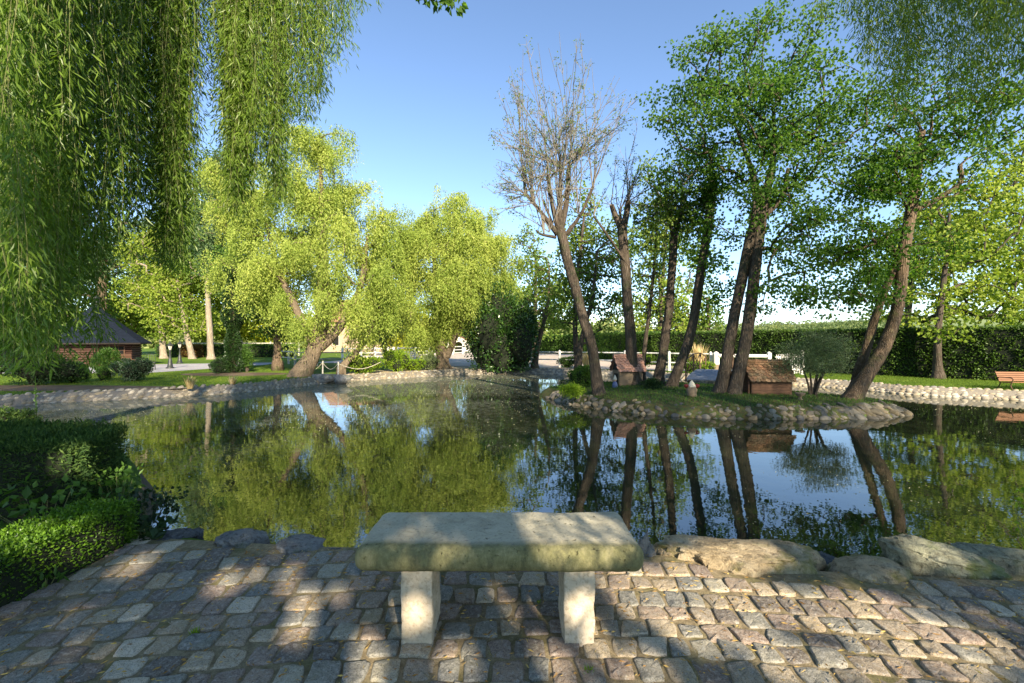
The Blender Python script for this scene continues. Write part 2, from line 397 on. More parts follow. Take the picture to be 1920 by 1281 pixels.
# bank face going down into the water
def offset(pl, d):
    p = np.array(pl); t = unit(np.roll(p, -1, 0) - np.roll(p, 1, 0)); return p + d*np.stack([t[:, 1], -t[:, 0]], 1)
inner = offset(pond, .35)
pa = np.array(pond)
# make sure the offset goes inwards
if abs(inner[60]-np.array([0, 14])).sum() > abs(pa[60]-np.array([0, 14])).sum(): inner = offset(pond, -.35)
n = len(pond); mb = MB()
V = np.concatenate([np.c_[pa, np.zeros(n)], np.c_[inner, np.full(n, -.6)]])
i = np.arange(n); j = (i+1) % n
mb.add(V, np.stack([i, j, j+n, i+n], 1)); tag(mb.build('bank', M['mortar']), kind='structure')

# sand arena, path, beds, sandy strip
arena = [(-15, 34.5), (-9, 31.5), (-1.5, 28.8), (1.5, 28.0), (9.5, 24.6), (12.5, 23.6), (14, 26), (16, 50), (4, 60), (-14, 66), (-18, 58), (-14.5, 40)]
sheet('riding_arena', [arena], .008, M['arena'])
path = [G(270, 700), G(360, 694), G(430, 689), G(500, 684), G(520, 680), G(430, 681), G(340, 682.5), G(270, 684), (-34, 32), (-42, 30), (-42, 24), (-30, 22.6)]
sheet('gravel_path', [path], .008, M['path'])
strip = [G(u, v+0.4) for u, v in [(590, 708), (650, 703), (720, 700), (780, 697.2), (850, 694), (920, 692.2), (1000, 692), (1080, 693)]] + [G(1100, 688), G(1000, 685), (-1.2, 28.3), G(850, 686), G(780, 690), G(720, 694), G(650, 699)]
sheet('bank_strip', [strip], .004, M['banksand'])
def disc(name, c, rx, ry, z, mat, seed=0):
    rg = np.random.default_rng(seed); ph = rg.uniform(0, 6.28, 3)
    th = np.linspace(0, 2*np.pi, 40, endpoint=False)
    r = 1 + .06*np.sin(2*th+ph[0]) + .05*np.sin(3*th+ph[1])
    return sheet(name, [[(c[0]+rx*a*math.cos(b), c[1]+ry*a*math.sin(b)) for a, b in zip(r, th)]], z, mat)
bx, by = G(440, 702); disc('planting_bed', (bx, by), 2.6, 1.3, .006, M['soil'], 1)
disc('planting_bed', (-16.5, 15.6), 4.9, 1.05, .006, M['soil'], 2)

# island: low mound
isl = [G(u, v, WZ) for u, v in [(1010, 742), (1040, 751), (1085, 762), (1150, 771), (1250, 781), (1340, 785), (1430, 787), (1550, 787), (1640, 785), (1700, 779)]]
isl += [(10.3, 12.0), (10.0, 13.0), (9.2, 14.2), (8.2, 15.4), (7.2, 16.8), (6.0, 17.6), (4.2, 17.8), (2.4, 17.2), (1.1, 16.3)]
isl = [tuple(p) for p in spline(np.array(isl + [isl[0]]), 120)[:-1]]
ip = np.array(isl); ic = ip.mean(0); ic = np.array([5.6, 14.2])
ISLP = prof = [(1.03, -.7), (1.0, -.28), (.965, -.10), (.93, .0), (.85, .05), (.65, .09), (.4, .12), (.15, .13)]
mb = MB(); rg = np.random.default_rng(5); rings = []
for s, z in prof:
    q = ic + (ip-ic)*s; zz = np.full(len(q), z)
    if z > 0: zz = zz + .025*vnoise(np.c_[q, np.zeros(len(q))], 1.3, 3)
    rings.append(np.c_[q, zz])
n = len(ip); V = np.concatenate(rings + [np.array([[ic[0], ic[1], .13]])]); F = []
i = np.arange(n); j = (i+1) % n
for k in range(len(prof)-1): F.append(np.stack([i+k*n, j+k*n, j+(k+1)*n, i+(k+1)*n], 1))
mb.add(V, F + [np.stack([i+(len(prof)-1)*n, j+(len(prof)-1)*n, np.full(n, len(prof)*n)], 1)])
tag(mb.build('island_ground', M['islandsoil'], smooth=True), kind='structure')
def isl_z(x, y):
    best = 1.0
    d = np.array([x, y]) - ic; r = np.linalg.norm(d)
    a = math.atan2(d[1], d[0]); th = np.arctan2(ip[:, 1]-ic[1], ip[:, 0]-ic[0])
    k = np.argmin(np.abs(np.angle(np.exp(1j*(th-a))))); f = r/np.linalg.norm(ip[k]-ic)
    return float(np.interp(f, [p[0] for p in ISLP[::-1]], [p[1] for p in ISLP[::-1]]))

# distant wooded hill
mb = MB(); rg = np.random.default_rng(9)
xs = np.linspace(-260, 520, 140); ys = np.linspace(170, 420, 16); g = np.zeros((len(ys), len(xs), 3))
for a, y in enumerate(ys):
    for b, x in enumerate(xs):
        h = 21*math.exp(-((x-330)/190)**2) + 4*math.exp(-((x-120)/60)**2) + 1.5*mnoise.noise(Vector((x*.02, y*.02, 0)))
        g[a, b] = (x, y, -1 + max(0, h)*math.sin(math.pi*min(1, a/10)*.5))
W_ = len(xs); i = (np.arange(len(ys)-1)[:, None]*W_ + np.arange(W_-1)[None]).ravel()
mb.add(g.reshape(-1, 3), np.stack([i, i+1, i+1+W_, i+W_], 1))
M['hill'] = simple_mat('hill_meadow', (.22, .27, .10), .95, .02, .45, 0, c2=(.13, .18, .06))
tag(mb.build('hill', M['hill'], smooth=True), kind='structure')

# ---------------------------------------------------------------- paving: separately laid granite setts in sand
pave_edge = [(-3.02, -3.0), (-3.02, 1.0), (-3.02, 3.70)] + [(x, y-.02) for x, y in near[::-1][3:12]] + [(4.6, 3.0), (7, 2.9), (7, -3)]
sheet('paving_bed', [pave_edge], .0095, M['joint'])
rg = np.random.default_rng(21); mb = MB()
nx = np.array([x for x, y in near[::-1]][2:]); ny = np.array([y for x, y in near[::-1]][2:])
K = 20; th = np.linspace(0, 2*np.pi, K, endpoint=False)
y = .2; row = 0
while y < 4.6:
    d = float(rg.uniform(.13, .205))
    x = -3.3 - rg.uniform(0, .15)
    while x < 5.6:
        w = float(rg.choice([rg.uniform(.095, .12), rg.uniform(.12, .165)], p=[.25, .75])); cx = x + w/2; x += w + .017
        wav = .02*math.sin(cx*1.1+row*.1) + .012*math.sin(cx*3.1+row) - .034*cx*cx
        cyy = y + d/2 + wav + rg.normal(0, .008)
        lim = float(np.interp(cx, nx, ny)) - .06
        if cx < -3.0 or cyy + d/2 > lim: continue
        hw, hd = w/2 - .001, d/2 - .006 + rg.normal(0, .005)
        e = rg.uniform(.17, .34)
        c, s_ = np.cos(th), np.sin(th)
        ox = np.sign(c)*np.abs(c)**e*hw*(1 + rg.normal(0, .03, K)); oy = np.sign(s_)*np.abs(s_)**e*hd*(1 + rg.normal(0, .03, K))
        sk = rg.normal(0, .07); ox = ox + oy*sk; q4 = np.clip(rg.normal(0, .006, 8), -.009, .009); a_, b_ = ox/hw, oy/hd; ox = ox + q4[0]*a_*b_ + q4[1]*b_*b_ + .4*q4[2]*a_*a_*b_; oy = oy + q4[3]*a_*b_ + q4[4]*a_*a_ + .6*q4[5]*a_; ra = -.068*cx; ox, oy = ox*math.cos(ra) - oy*math.sin(ra), ox*math.sin(ra) + oy*math.cos(ra)
        top = .020 + rg.normal(0, .004); tx, ty = rg.normal(0, .03, 2)
        R = []
        for s, z in ((1.03, -.01), (1.0, top-.009), (.965, top-.002), (.86, top+.0005), (.45, top+.001)):
            nz = rg.normal(0, .0022, K) if z > 0 else 0
            R.append(np.stack([cx + ox*s, cyy + oy*s, 0*ox + z + nz + (ox*s*tx + oy*s*ty if z > 0 else 0)], 1))
        V = np.concatenate(R + [np.array([[cx, cyy, top+.002]])]); i = np.arange(K); j = (i+1) % K
        F = [np.concatenate([np.stack([i+k*K, j+k*K, j+(k+1)*K, i+(k+1)*K], 1) for k in range(4)]), np.stack([i+4*K, j+4*K, np.full(K, 5*K)], 1)]
        mb.add(V, F, float(rg.random()))
    y += d + .013; row += 1
tag(mb.build('paving', M['sett'], smooth=True), kind='structure')
# ---------------------------------------------------------------- boulders, cobble banks
def rock_V(sub, dims, seed, rough=.35, sc=1.1, flat=.0):
    V, F = ICO[sub]; V = V.copy()
    n1 = vnoise(V, sc, seed, 4); n2 = vnoise(V, sc*3.5, seed+9, 3)
    # broken facets
    rr = np.random.default_rng(seed); 
    for _ in range(7):
        d = unit(rr.normal(size=3)); lim = rr.uniform(.55, .85); k = V@d; V = np.where((k > lim)[:, None], V - (k-lim)[:, None]*d*.85, V)
    V = V*(1 + rough*n1 + rough*.3*n2)[:, None]
    V = V*(1 + rough*.22*vnoise(V, 9, seed+3, 3))[:, None]
    if flat: V[:, 2] = np.where(V[:, 2] > flat, flat + (V[:, 2]-flat)*.25, V[:, 2])
    return V*np.array(dims), F
def boulder(u0, u1, vt, y, dy, zb, mat, label, seed, rz=0, rough=.3, flat=.35, lean=0, name='boulder'):
    """boulder whose picture spans u0..u1 at distance y and whose top shows at vt"""
    x0, x1 = (u0-960)/FPX*y, (u1-960)/FPX*y
    zt = EYE - (vt-640.5)/FPX*y
    c = np.array([(x0+x1)/2, y, zb]); hz = (zt-zb)
    V, F = rock_V(5, ((x1-x0)/2*1.02, dy, hz/(flat+.22 if flat else 1)), seed, rough, flat=flat)
    cr, sr = math.cos(rz), math.sin(rz)
    V = np.stack([V[:, 0]*cr - V[:, 1]*sr, V[:, 0]*sr + V[:, 1]*cr, V[:, 2] + lean*V[:, 0]], 1)
    mb = MB(); mb.add(V, F); o = mb.build(name, M[mat], smooth=True); o.location = c
    try: o.data.set_sharp_from_angle(angle=math.radians(38))
    except Exception: pass
    return tag(o, label, 'boulder', 'boulders along the pond edge')
boulder(1262, 1540, 1010, 3.34, .27, -.06, 'rock_tan', 'big tan mossy boulder sunlit at the pond edge right of the stone bench', 3, -.12, .30, .30)
boulder(1192, 1228, 1002, 3.42, .07, -.10, 'rock_grey', 'small pointed grey stone just behind the right end of the stone bench', 5, 0, .3, 0, name='stone')
boulder(1555, 1700, 1042, 3.18, .22, -.08, 'rock_tan', 'low rounded brown boulder between the big tan boulder and the flat green one', 6, -.1, .2, .3)
boulder(1668, 1870, 1022, 3.26, .20, -.05, 'rock_green', 'flat tilted greenish boulder with a sunlit streak on top', 8, -.18, .26, .22, -.18)
boulder(1805, 1990, 1026, 3.42, .24, -.08, 'rock_green', 'dark flat boulder at the right end of the paving edge', 11, -.1, .25, .25, -.08)
boulder(1490, 1560, 1032, 3.62, .16, -.20, 'rock_dark', 'small dark damp rock behind the big tan boulder', 12, 0, .3, .3)
boulder(515, 615, 1006, 3.56, .15, -.06, 'rock_grey', 'pale grey rounded boulder at the water left of the stone bench', 14, .1, .22, .35)
boulder(410, 506, 993, 3.66, .17, -.07, 'rock_grey', 'grey rough boulder second from the stone bench on its left', 17, -.2, .25, .3)
boulder(285, 372, 992, 3.76, .17, -.10, 'rock_dark', 'dark slate boulder next to the box hedge end', 19, .15, .25, .2, .1)
boulder(592, 665, 1030, 3.46, .09, -.05, 'rock_dark', 'thin dark rock lying beside the left end of the stone bench', 24, 0, .3, .2)
boulder(1228, 1268, 1022, 3.44, .09, -.05, 'rock_tan', 'small tan stone between the bench and the big tan boulder', 27, 0, .3, .3, name='stone')

def cobble_wall(name, top, label, seed, rows=5, size=.11, W=.42, drop=.34, under=.10, mat='cobble', lenf=1.5, lean=.5, z0=.02):
    """sloping bank wall of river cobbles following the top line"""
    rg = np.random.default_rng(seed); p = spline(np.array(top), 300)
    seg = np.r_[0, np.cumsum(np.linalg.norm(np.diff(p, axis=0), axis=1))]; Ltot = seg[-1]
    def at(s):
        c = np.array([np.interp(s, seg, p[:, 0]), np.interp(s, seg, p[:, 1])]); c2 = np.array([np.interp(s+.1, seg, p[:, 0]), np.interp(s+.1, seg, p[:, 1])])
        c1 = np.array([np.interp(s-.1, seg, p[:, 0]), np.interp(s-.1, seg, p[:, 1])])
        t = unit(c2-c1); nn = np.array([t[1], -t[0]])
        if nn@(np.array([0, 14]) - c) < 0: nn = -nn
        return c, t, nn
    mb = MB(); base = []
    for s in np.linspace(0, Ltot, 120):
        c, t, nn = at(s)
        base.append(np.array([[*(c-nn*.22), z0-.01], [*(c-nn*.02), z0-.0], [*(c+nn*W), -drop]]))
    b = np.array(base).reshape(-1, 3); i = np.arange(119)*3
    mb.add(b, np.concatenate([np.stack([i, i+1, i+4, i+3], 1), np.stack([i+1, i+2, i+5, i+4], 1)]), .45)
    IV, IF = ICO[2]
    for r in range(rows):
        f = (r+.2)/rows; s = rg.uniform(0, size)
        while s < Ltot:
            L = size*rg.uniform(.6, 1.5)
            c, t, nn = at(s + rg.normal(0, .01))
            pos = np.array([*(c + nn*(f*(W+.1)-.1)), z0 - f*(drop+z0) + .01 + rg.normal(0, .006)])
            up = unit(np.array([*(nn*(drop)), W])); tt = np.array([*t, 0]); dn = np.cross(up, tt)
            ang = rg.normal(lean, .25); a1 = tt*math.cos(ang) + dn*math.sin(ang); a2 = -tt*math.sin(ang) + dn*math.cos(ang)
            V = IV*(1 + rg.normal(0, .05, len(IV)))[:, None]
            V = V[:, :1]*a1*L*.5*lenf*.8 + V[:, 1:2]*a2*L*.5*.72 + V[:, 2:]*up*L*.27 + pos
            mb.add(V, IF, float(rg.random())); s += L*1.12
    o = mb.build(name, M[mat], smooth=True); return tag(o, label, 'cobble wall')
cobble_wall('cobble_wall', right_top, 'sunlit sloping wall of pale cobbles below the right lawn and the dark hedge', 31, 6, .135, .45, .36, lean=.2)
cobble_wall('cobble_wall', far_top[2:], 'low cobble wall along the far bank in front of the dark laurel bush', 33, 5, .16, .35, .34, lean=0, mat='cobble_shaded')
cobble_wall('cobble_wall', [(-17, 13.0)] + left_top + far_top[:3], 'shaded grey cobble wall along the left lawn edge', 35, 5, .15, .42, .34, lean=.6, mat='cobble_shaded')

# loose rounded stones round the island
rg = np.random.default_rng(41)
protos = []
for k in range(6):
    V, F = rock_V(3, (1, .8, .72), 60+k, .14, .9); mb = MB(); mb.add(V, F, float(rg.random())); protos.append(mb)
shore = np.array([G(u, v, WZ) for u, v in [(1030, 747), (1085, 761), (1150, 770), (1250, 780), (1340, 784), (1430, 786), (1550, 786), (1640, 784), (1700, 778)]])
sp = spline(shore, 400); seg = np.r_[0, np.cumsum(np.linalg.norm(np.diff(sp, axis=0), axis=1))]; Lt = seg[-1]
cnt = 0; meshes = []
for k, mb in enumerate(protos):
    for rep in range(3):
        mb.R = [np.full(len(mb.R[0]), [.1, .35, .55, .7, .85, .95][(k*3+rep*2) % 6])]
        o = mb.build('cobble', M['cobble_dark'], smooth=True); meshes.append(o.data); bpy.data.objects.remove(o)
for row, (off, z, sz) in enumerate([(-.03, WZ-.01, .125), (.05, WZ+.06, .12), (.125, WZ+.13, .115), (.21, WZ+.195, .11), (.32, WZ+.25, .09)]):
    s = rg.uniform(0, .1)
    while s < Lt:
        x, y = np.interp(s, seg, sp[:, 0]), np.interp(s, seg, sp[:, 1])
        u = 960 + x/y*FPX
        L = sz*rg.uniform(.55, 1.3)
        if row == 4 and rg.random() < .55: s += L*2; continue
        if u > 1545: L *= 1.15
        o = bpy.data.objects.new('cobble', meshes[rg.integers(len(meshes))]); COL.objects.link(o)
        d = unit(ic - np.array([x, y]))
        o.location = (x + d[0]*off + rg.normal(0, .02), y + d[1]*off + rg.normal(0, .02), z + rg.normal(0, .015))
        if u > 1545:
            o.scale = (L*1.35, L*.78, L*.85); o.rotation_euler = (rg.normal(0, .25), .35+rg.normal(0, .25), rg.normal(-.6, .35))
        else:
            o.scale = (L, L*rg.uniform(.8, 1.0), L*rg.uniform(.75, 1.0)); o.rotation_euler = (rg.normal(0, .25), rg.normal(0, .25), rg.uniform(0, 6.28))
        if u > 1545: tag(o, 'long pale cobble leaning at the right tip of the island under the leaning trunk', 'cobble', 'long cobbles at the right tip of the island')
        elif u < 1130: tag(o, 'rounded cobble at the left tip of the island near the green shrub', 'cobble', 'cobbles at the left tip of the island')
        else: tag(o, 'rounded river cobble on the middle part of the island shore', 'cobble', 'cobbles along the middle of the island shore')
        s += L*1.56; cnt += 1
print('island cobbles', cnt)
# ---------------------------------------------------------------- materials for the built things
def m_benchstone():
    t = NT('bench_limestone'); co = t.coord(); sep = t.n("ShaderNodeSeparateXYZ"); t.l(co, sep.inputs[0])
    a = t.noise(7, 6, co, .7, .4); b = t.noise(60, 5, co, .75); c = t.noise(2.2, 4, co)
    col = t.ramp(a, [(.3, (.29, .265, .19)), (.5, (.42, .385, .28)), (.7, (.50, .46, .34))])
    col = t.mix(t.ramp(b, [(.3, .7), (.46, 0)]), col, (.16, .16, .14))
    col = t.mix(t.ramp(t.noise(14, 6, co, .8), [(.60, 0), (.66, .6)]), col, (.15, .15, .12))
    # algae stain that has grown on the rounded front edge
    g = t.math('ADD', t.math('MULTIPLY', sep.outputs[1], -1.0), t.math('MULTIPLY', t.math('SUBTRACT', a, .5), .10))
    g2 = t.math('ADD', g, t.math('MULTIPLY', t.math('SUBTRACT', c, .5), .08))
    stain = t.ramp(g2, [(.165, 0), (.225, .85)])
    green = t.ramp(t.noise(13, 8, t.mapping(co, (1, 1, .45)), .8), [(.36, (.05, .052, .016)), (.5, (.15, .145, .05)), (.64, (.26, .235, .11))])
    col = t.mix(stain, col, green)
    h = t.math('ADD', a, t.math('MULTIPLY', b, .6))
    pit = t.ramp(t.noise(38, 3, co, .6), [(.28, 0), (.36, 1)])
    return t.done(t.bsdf(t.mix(pit, t.mix(1.0, col, (.5, .5, .45), 'MULTIPLY'), col), .9, t.bump(t.math('ADD', h, pit), .9, .010), .2))
def m_legstone():
    t = NT('leg_limestone'); co = t.coord(); a = t.noise(6, 7, co, .7); b = t.noise(50, 4, co)
    col = t.ramp(a, [(.3, (.40, .33, .23)), (.55, (.55, .47, .35)), (.75, (.62, .56, .45))])
    col = t.mix(t.ramp(b, [(.35, .5), (.5, 0)]), col, (.25, .19, .12))
    return t.done(t.bsdf(col, .9, t.bump(t.math('ADD', a, t.math('MULTIPLY', b, .4)), .9, .012), .2))
def m_tile():
    t = NT('clay_tile'); co = t.coord(); r = t.attr()
    c = t.ramp(r, [(0, (.20, .11, .06)), (.25, (.34, .18, .10)), (.5, (.42, .26, .15)), (.75, (.30, .20, .11)), (1, (.48, .30, .20))], 'CONSTANT')
    a = t.noise(25, 5, co, .7); c = t.mix(t.ramp(a, [(.4, .6), (.6, 0)]), c, (.10, .09, .05))
    return t.done(t.bsdf(c, .85, t.bump(a, .5, .008), .2))
M['bench'] = m_benchstone(); M['leg'] = m_legstone(); M['tile'] = m_tile()
M['planks'] = simple_mat('brown_planks', (.16, .085, .05), .8, 6, .5, .5, stretch=(1, 1, 14))
M['render'] = simple_mat('old_render', (.24, .18, .12), .9, 5, .3, .4)
M['logwood'] = simple_mat('red_log_wood', (.075, .034, .022), .7, 5, .5, .4, stretch=(1, 1, 10))
M['shingle'] = simple_mat('blue_shingle', (.014, .02, .032), .95, 3, .45, .5, .08, stretch=(2, 2, 6))
M['iron'] = simple_mat('dark_iron', (.05, .055, .05), .5, 12, .4, .2, .5, .4)
M['rust'] = simple_mat('rusty_rail', (.12, .07, .04), .7, 12, .4, .3)
M['white'] = simple_mat('white_paint', (.74, .72, .66), .6, 7, .22, .15)
M['whitewood'] = simple_mat('weathered_pale_rail', (.55, .52, .44), .8, 7, .35, .3)
M['deck'] = simple_mat('grey_blue_deck', (.26, .29, .34), .7, 9, .4, .4, stretch=(1, 1, 5))
M['orange_wood'] = simple_mat('orange_slat', (.27, .12, .05), .6, 8, .4, .3, stretch=(.5, 6, 6))
M['glass'] = simple_mat('dark_glass', (.02, .02, .02), .08, 3, .1, 0, .6)
M['lampglass'] = simple_mat('lamp_glass', (.55, .52, .42), .25, 3, .1, 0, .5)
M['plaster'] = simple_mat('pale_plaster', (.72, .66, .58), .9, 3, .12, .2)
M['tanwall'] = simple_mat('tan_plaster', (.42, .31, .22), .9, 2, .2, .2)
M['roofred'] = simple_mat('old_red_roof', (.36, .19, .12), .9, 5, .35, .4, stretch=(1, 8, 8))
M['dark'] = simple_mat('dark_opening', (.03, .025, .02), .9, 3, .2, 0)
M['blue'] = simple_mat('blue_paint', (.12, .16, .30), .6, 9, .2, .1)
M['palegnome'] = simple_mat('pale_ornament', (.62, .58, .46), .8, 14, .25, .3)
M['redflower'] = simple_mat('red_flower', (.20, .03, .03), .7, 30, .5, .6)
M['skin'] = simple_mat('painted_skin', (.50, .33, .24), .7, 14, .1, .1)
M['rope'] = simple_mat('rope', (.60, .55, .42), .9, 40, .3, .3)

# ---------------------------------------------------------------- stone bench
root = thing('stone_bench', 'pale stone slab bench with green algae on its rounded front, standing on the sett paving', 'stone bench', (-.07, 2.62, 0))
def rounded_block(name, c, s, bev, seg, mat, parent, sub=0, amp=0, seed=0, sc=6, rz=0, fsub=3):
    bm = bmesh.new(); bmesh.ops.create_cube(bm, size=1)
    for v in bm.verts: v.co = Vector((v.co.x*s[0], v.co.y*s[1], v.co.z*s[2]))
    if bev: bmesh.ops.bevel(bm, geom=bm.edges[:] + bm.verts[:], offset=bev, segments=seg, profile=.5, affect='EDGES')
    if sub:
        for _ in range(fsub):
            long = [e for e in bm.edges if e.calc_length() > sub]
            if not long: break
            bmesh.ops.subdivide_edges(bm, edges=long, cuts=1, use_grid_fill=True)
    if amp:
        bm.normal_update()
        for v in bm.verts:
            p = v.co*sc; v.co += v.normal*amp*mnoise.fractal(Vector((p.x+seed, p.y, p.z)), 1, 2, 4)
    for v in bm.verts: v.co += Vector(c) - parent.location
    me = bpy.data.meshes.new(name); bm.to_mesh(me); bm.free()
    for p in me.polygons: p.use_smooth = True
    me.materials.append(mat); o = bpy.data.objects.new(name, me); COL.objects.link(o); o.parent = parent
    return o
rounded_block('seat', (-.07, 2.62, .4625), (1.52, .56, .135),   .060, 7, M['bench'], root, .022, .006, 3, 7, fsub=7)
for cx, sd in ((-.498, 5), (.353, 9)):
    o = rounded_block('leg', (cx, 2.515, .195), (.160, .285, .408), .005, 2, M['leg'], root, .016, .008, sd, 11, fsub=6)

# ---------------------------------------------------------------- duck houses on the island
def tiled_roof(mb, W, e0, r0, e1, rows, cols, rng, th=.022):
    """scalloped tiles from the eave line e0 (y,z) up to the ridge r0"""
    for side, (e, r) in enumerate(((e0, r0), (e1, r0))):
        e = np.array(e, float); r = np.array(r, float); dv = (r-e)
        nrm = np.array([-dv[1], dv[0]]); nrm = nrm/np.linalg.norm(nrm)
        if nrm[1] < 0: nrm = -nrm
        box_pts = []
        mb.add([(-W/2, e[0], e[1]), (W/2, e[0], e[1]), (W/2, r[0], r[1]), (-W/2, r[0], r[1])], np.array([[0, 1, 2, 3]]), .1)
        tw = W/cols
        for a in range(rows):
            for b in range(-1, cols):
                x0 = -W/2 + (b + (.5 if a % 2 else 0))*tw + tw*.03; x1 = x0 + tw*.94
                x0, x1 = max(x0, -W/2-.02), min(x1, W/2+.02)
                if x1-x0 < .03: continue
                f0, f1 = (a-.25)/rows, (a+1.15)/rows; rr = float(rng.random())
                th_ = np.linspace(0, np.pi, 7); xs = (x0+x1)/2 - np.cos(th_)*(x1-x0)/2; fs = f0 + .45/rows*(1-np.sin(th_))
                P2 = np.r_[np.c_[xs, fs], [[x1, min(f1, 1)], [x0, min(f1, 1)]]]
                lift = th*(1.7 - 1.3*(P2[:, 1]-f0)/(f1-f0)) + rng.normal(0, .002)
                top = np.array([[p[0], *(e + dv*p[1] + nrm*l)] for p, l in zip(P2, lift)])
                bot = np.array([[p[0], *(e + dv*p[1] + nrm*(l-th))] for p, l in zip(P2, lift)])
                k = len(P2); i = np.arange(k); j = (i+1) % k
                mb.add(np.r_[top, bot], [i[None], np.stack([i, i+k, j+k, j], 1)], rr)
def local(o, loc, rz):
    o.location = loc; o.rotation_euler = (0, 0, rz)
rng = np.random.default_rng(71)
root = thing('duck_house', 'low dark plank duck house with mossy scalloped tile roof beside the twin trunks', 'duck house', (7.28, 13.05, .04), rz=-.06)
mb = MB()
for k in range(6): box(mb, (0, 0, .04+.078*k+.036), (1.10-.006*(k % 2), .66-.006*(k % 2), .074), rnd=k*.15)
mb.build('wall', M['planks'], root, local=True)
mb = MB(); g = np.array([[-.54, -.31, .5], [-.54, .31, .5], [-.54, 0, .94], [.54, -.31, .5], [.54, .31, .5], [.54, 0, .94]]); mb.add(g, [np.array([[0, 1, 2], [3, 5, 4]])]); mb.build('gable', M['planks'], root, local=True)
mb = MB(); tiled_roof(mb, 1.24, (-.43, .44), (0, .98), (.43, .44), 7, 9, rng); mb.build('roof', M['tile'], root, local=True)
mb = MB()
for k in range(4): tube(mb, [(-.64+.32*k, 0, .985), (-.64+.32*k+.33, 0, .975)], [.075, .068], 8, cap=True, rnd=float(rng.random()))
mb.build('ridge_tile', M['tile'], root, local=True)
mb = MB(); box(mb, (-.60, -.26, .23), (.04, .05, .46)); box(mb, (-.60, .26, .23), (.04, .05, .46)); mb.build('door_frame', M['planks'], root, local=True)

root = thing('duck_house', 'tall narrow duck house with pinkish clay tile roof half hidden by the second island trunk', 'duck house', (3.92, 15.45, .06), rz=.22)
mb = MB(); box(mb, (0, 0, .29), (.84, .52, .58)); mb.build('wall', M['render'], root, local=True)
mb = MB(); g = np.array([[-.42, -.26, .58], [-.42, .26, .58], [-.42, 0, 1.0], [.42, -.26, .58], [.42, .26, .58], [.42, 0, 1.0]]); mb.add(g, [np.array([[0, 2, 1], [3, 4, 5]])]); mb.build('gable', M['dark'], root, local=True)
mb = MB(); tiled_roof(mb, 1.0, (-.36, .54), (0, 1.05), (.36, .54), 6, 7, rng)
M['pinktile'] = simple_mat('pink_clay_tile', (.46, .26, .19), .85, 12, .35, .4)
mb.build('roof', M['pinktile'], root, local=True)
mb = MB(); tube(mb, [(-.52, 0, 1.06), (.52, 0, 1.06)], [.06, .06], 8, cap=True); mb.build('ridge_tile', M['pinktile'], root, local=True)
mb = MB(); box(mb, (-.425, -.02, .27), (.02, .26, .40)); mb.build('door', M['dark'], root, local=True)

# garden ornaments
root = thing('garden_gnome', 'small garden gnome with pale hat and blue coat beside the pink roofed duck house', 'garden gnome', (*G(1153, 729, .08), .08))
mb = MB(); lathe(mb, [(.05, 0), (.09, .03), (.085, .14), (.05, .22), (.03, .24)], (0, 0, 0), 14); mb.build('coat', M['blue'], root, smooth=True, local=True)
mb = MB(); lathe(mb, [(.02, .22), (.05, .25), (.055, .29), (.03, .32)], (0, 0, 0), 12); mb.build('head', M['skin'], root, smooth=True, local=True)
mb = MB(); lathe(mb, [(.068, .29), (.06, .33), (.03, .40), (.006, .45)], (0, 0, 0), 12); mb.build('hat', M['palegnome'], root, smooth=True, local=True)
root = thing('garden_ornament', 'squat garden ornament with pale pointed head near the wooden footbridge', 'garden ornament', (*G(1297, 745, .08), .08))
mb = MB(); lathe(mb, [(.10, 0), (.13, .04), (.12, .12), (.15, .22), (.10, .28), (.06, .30)], (0, 0, 0), 14); mb.build('body', M['render'], root, smooth=True, local=True)
mb = MB(); lathe(mb, [(.10, .27), (.105, .31), (.07, .38), (.03, .44), (.01, .47)], (0, 0, 0), 14); mb.build('head', M['palegnome'], root, smooth=True, local=True)
for dx in (-.155, .15):
    mb = MB(); V, F = rock_V(2, (.07, .07, .06), 5, .2); mb.add(V + np.array([dx, 0, .31]), F); tube(mb, [(dx*.7, 0, .1), (dx, 0, .3)], [.008, .006], 5)
    mb.build('flower', M['redflower'], root, smooth=True, local=True)
root = thing('stone_bowl', 'small footed stone bowl between the tiled duck house and silvery shrub', 'planter', (*G(1500, 751, .06), .06))
mb = MB(); lathe(mb, [(.07, 0), (.075, .03), (.035, .06), (.04, .10), (.12, .17), (.125, .20), (.10, .20), (.06, .16)], (0, 0, 0), 16); mb.build('bowl', M['render'], root, smooth=True, local=True)

# ---------------------------------------------------------------- footbridge
A = np.array([7.15, 16.9, 0]); B = np.array([9.9, 21.6, 0]); ax = unit(B-A); lt = np.array([-ax[1], ax[0], 0]); Lb = np.linalg.norm(B-A)
root = thing('footbridge', 'small wooden footbridge with bluish deck boards and thin X braced railings behind the island', 'footbridge', tuple(A))
def bz(f): return .16 + .22*math.sin(math.pi*min(max(f, 0), 1))
mb = MB(); nb_ = 30
for k in range(nb_):
    f = (k+.5)/nb_; c = A + ax*Lb*f; dz = (bz(f+.01)-bz(f-.01))/(.02*Lb)
    box(mb, (c[0], c[1], bz(f)), (1.35, Lb/nb_*.86, .035), rz=math.atan2(ax[1], ax[0])-math.pi/2, tilt=math.atan(dz))
mb.build('deck', M['deck'], root)
for sd, nm in ((1, 'left'), (-1, 'right')):
    mb = MB(); N = 3; tops = []; bots = []
    for k in range(N+1):
        f = k/N; b = A + ax*Lb*f + lt*sd*.66; b[2] = bz(f)-.08; t_ = b.copy(); t_[2] += .82; tops.append(t_); bots.append(b + np.array([0, 0, .1]))
        bar(mb, b, t_, .045)
    for k in range(N): 
        bar(mb, tops[k], tops[k+1], .035); bar(mb, tops[k], bots[k+1], .022); bar(mb, bots[k], tops[k+1], .022)
    mb.build('railing', M['rust'], root)
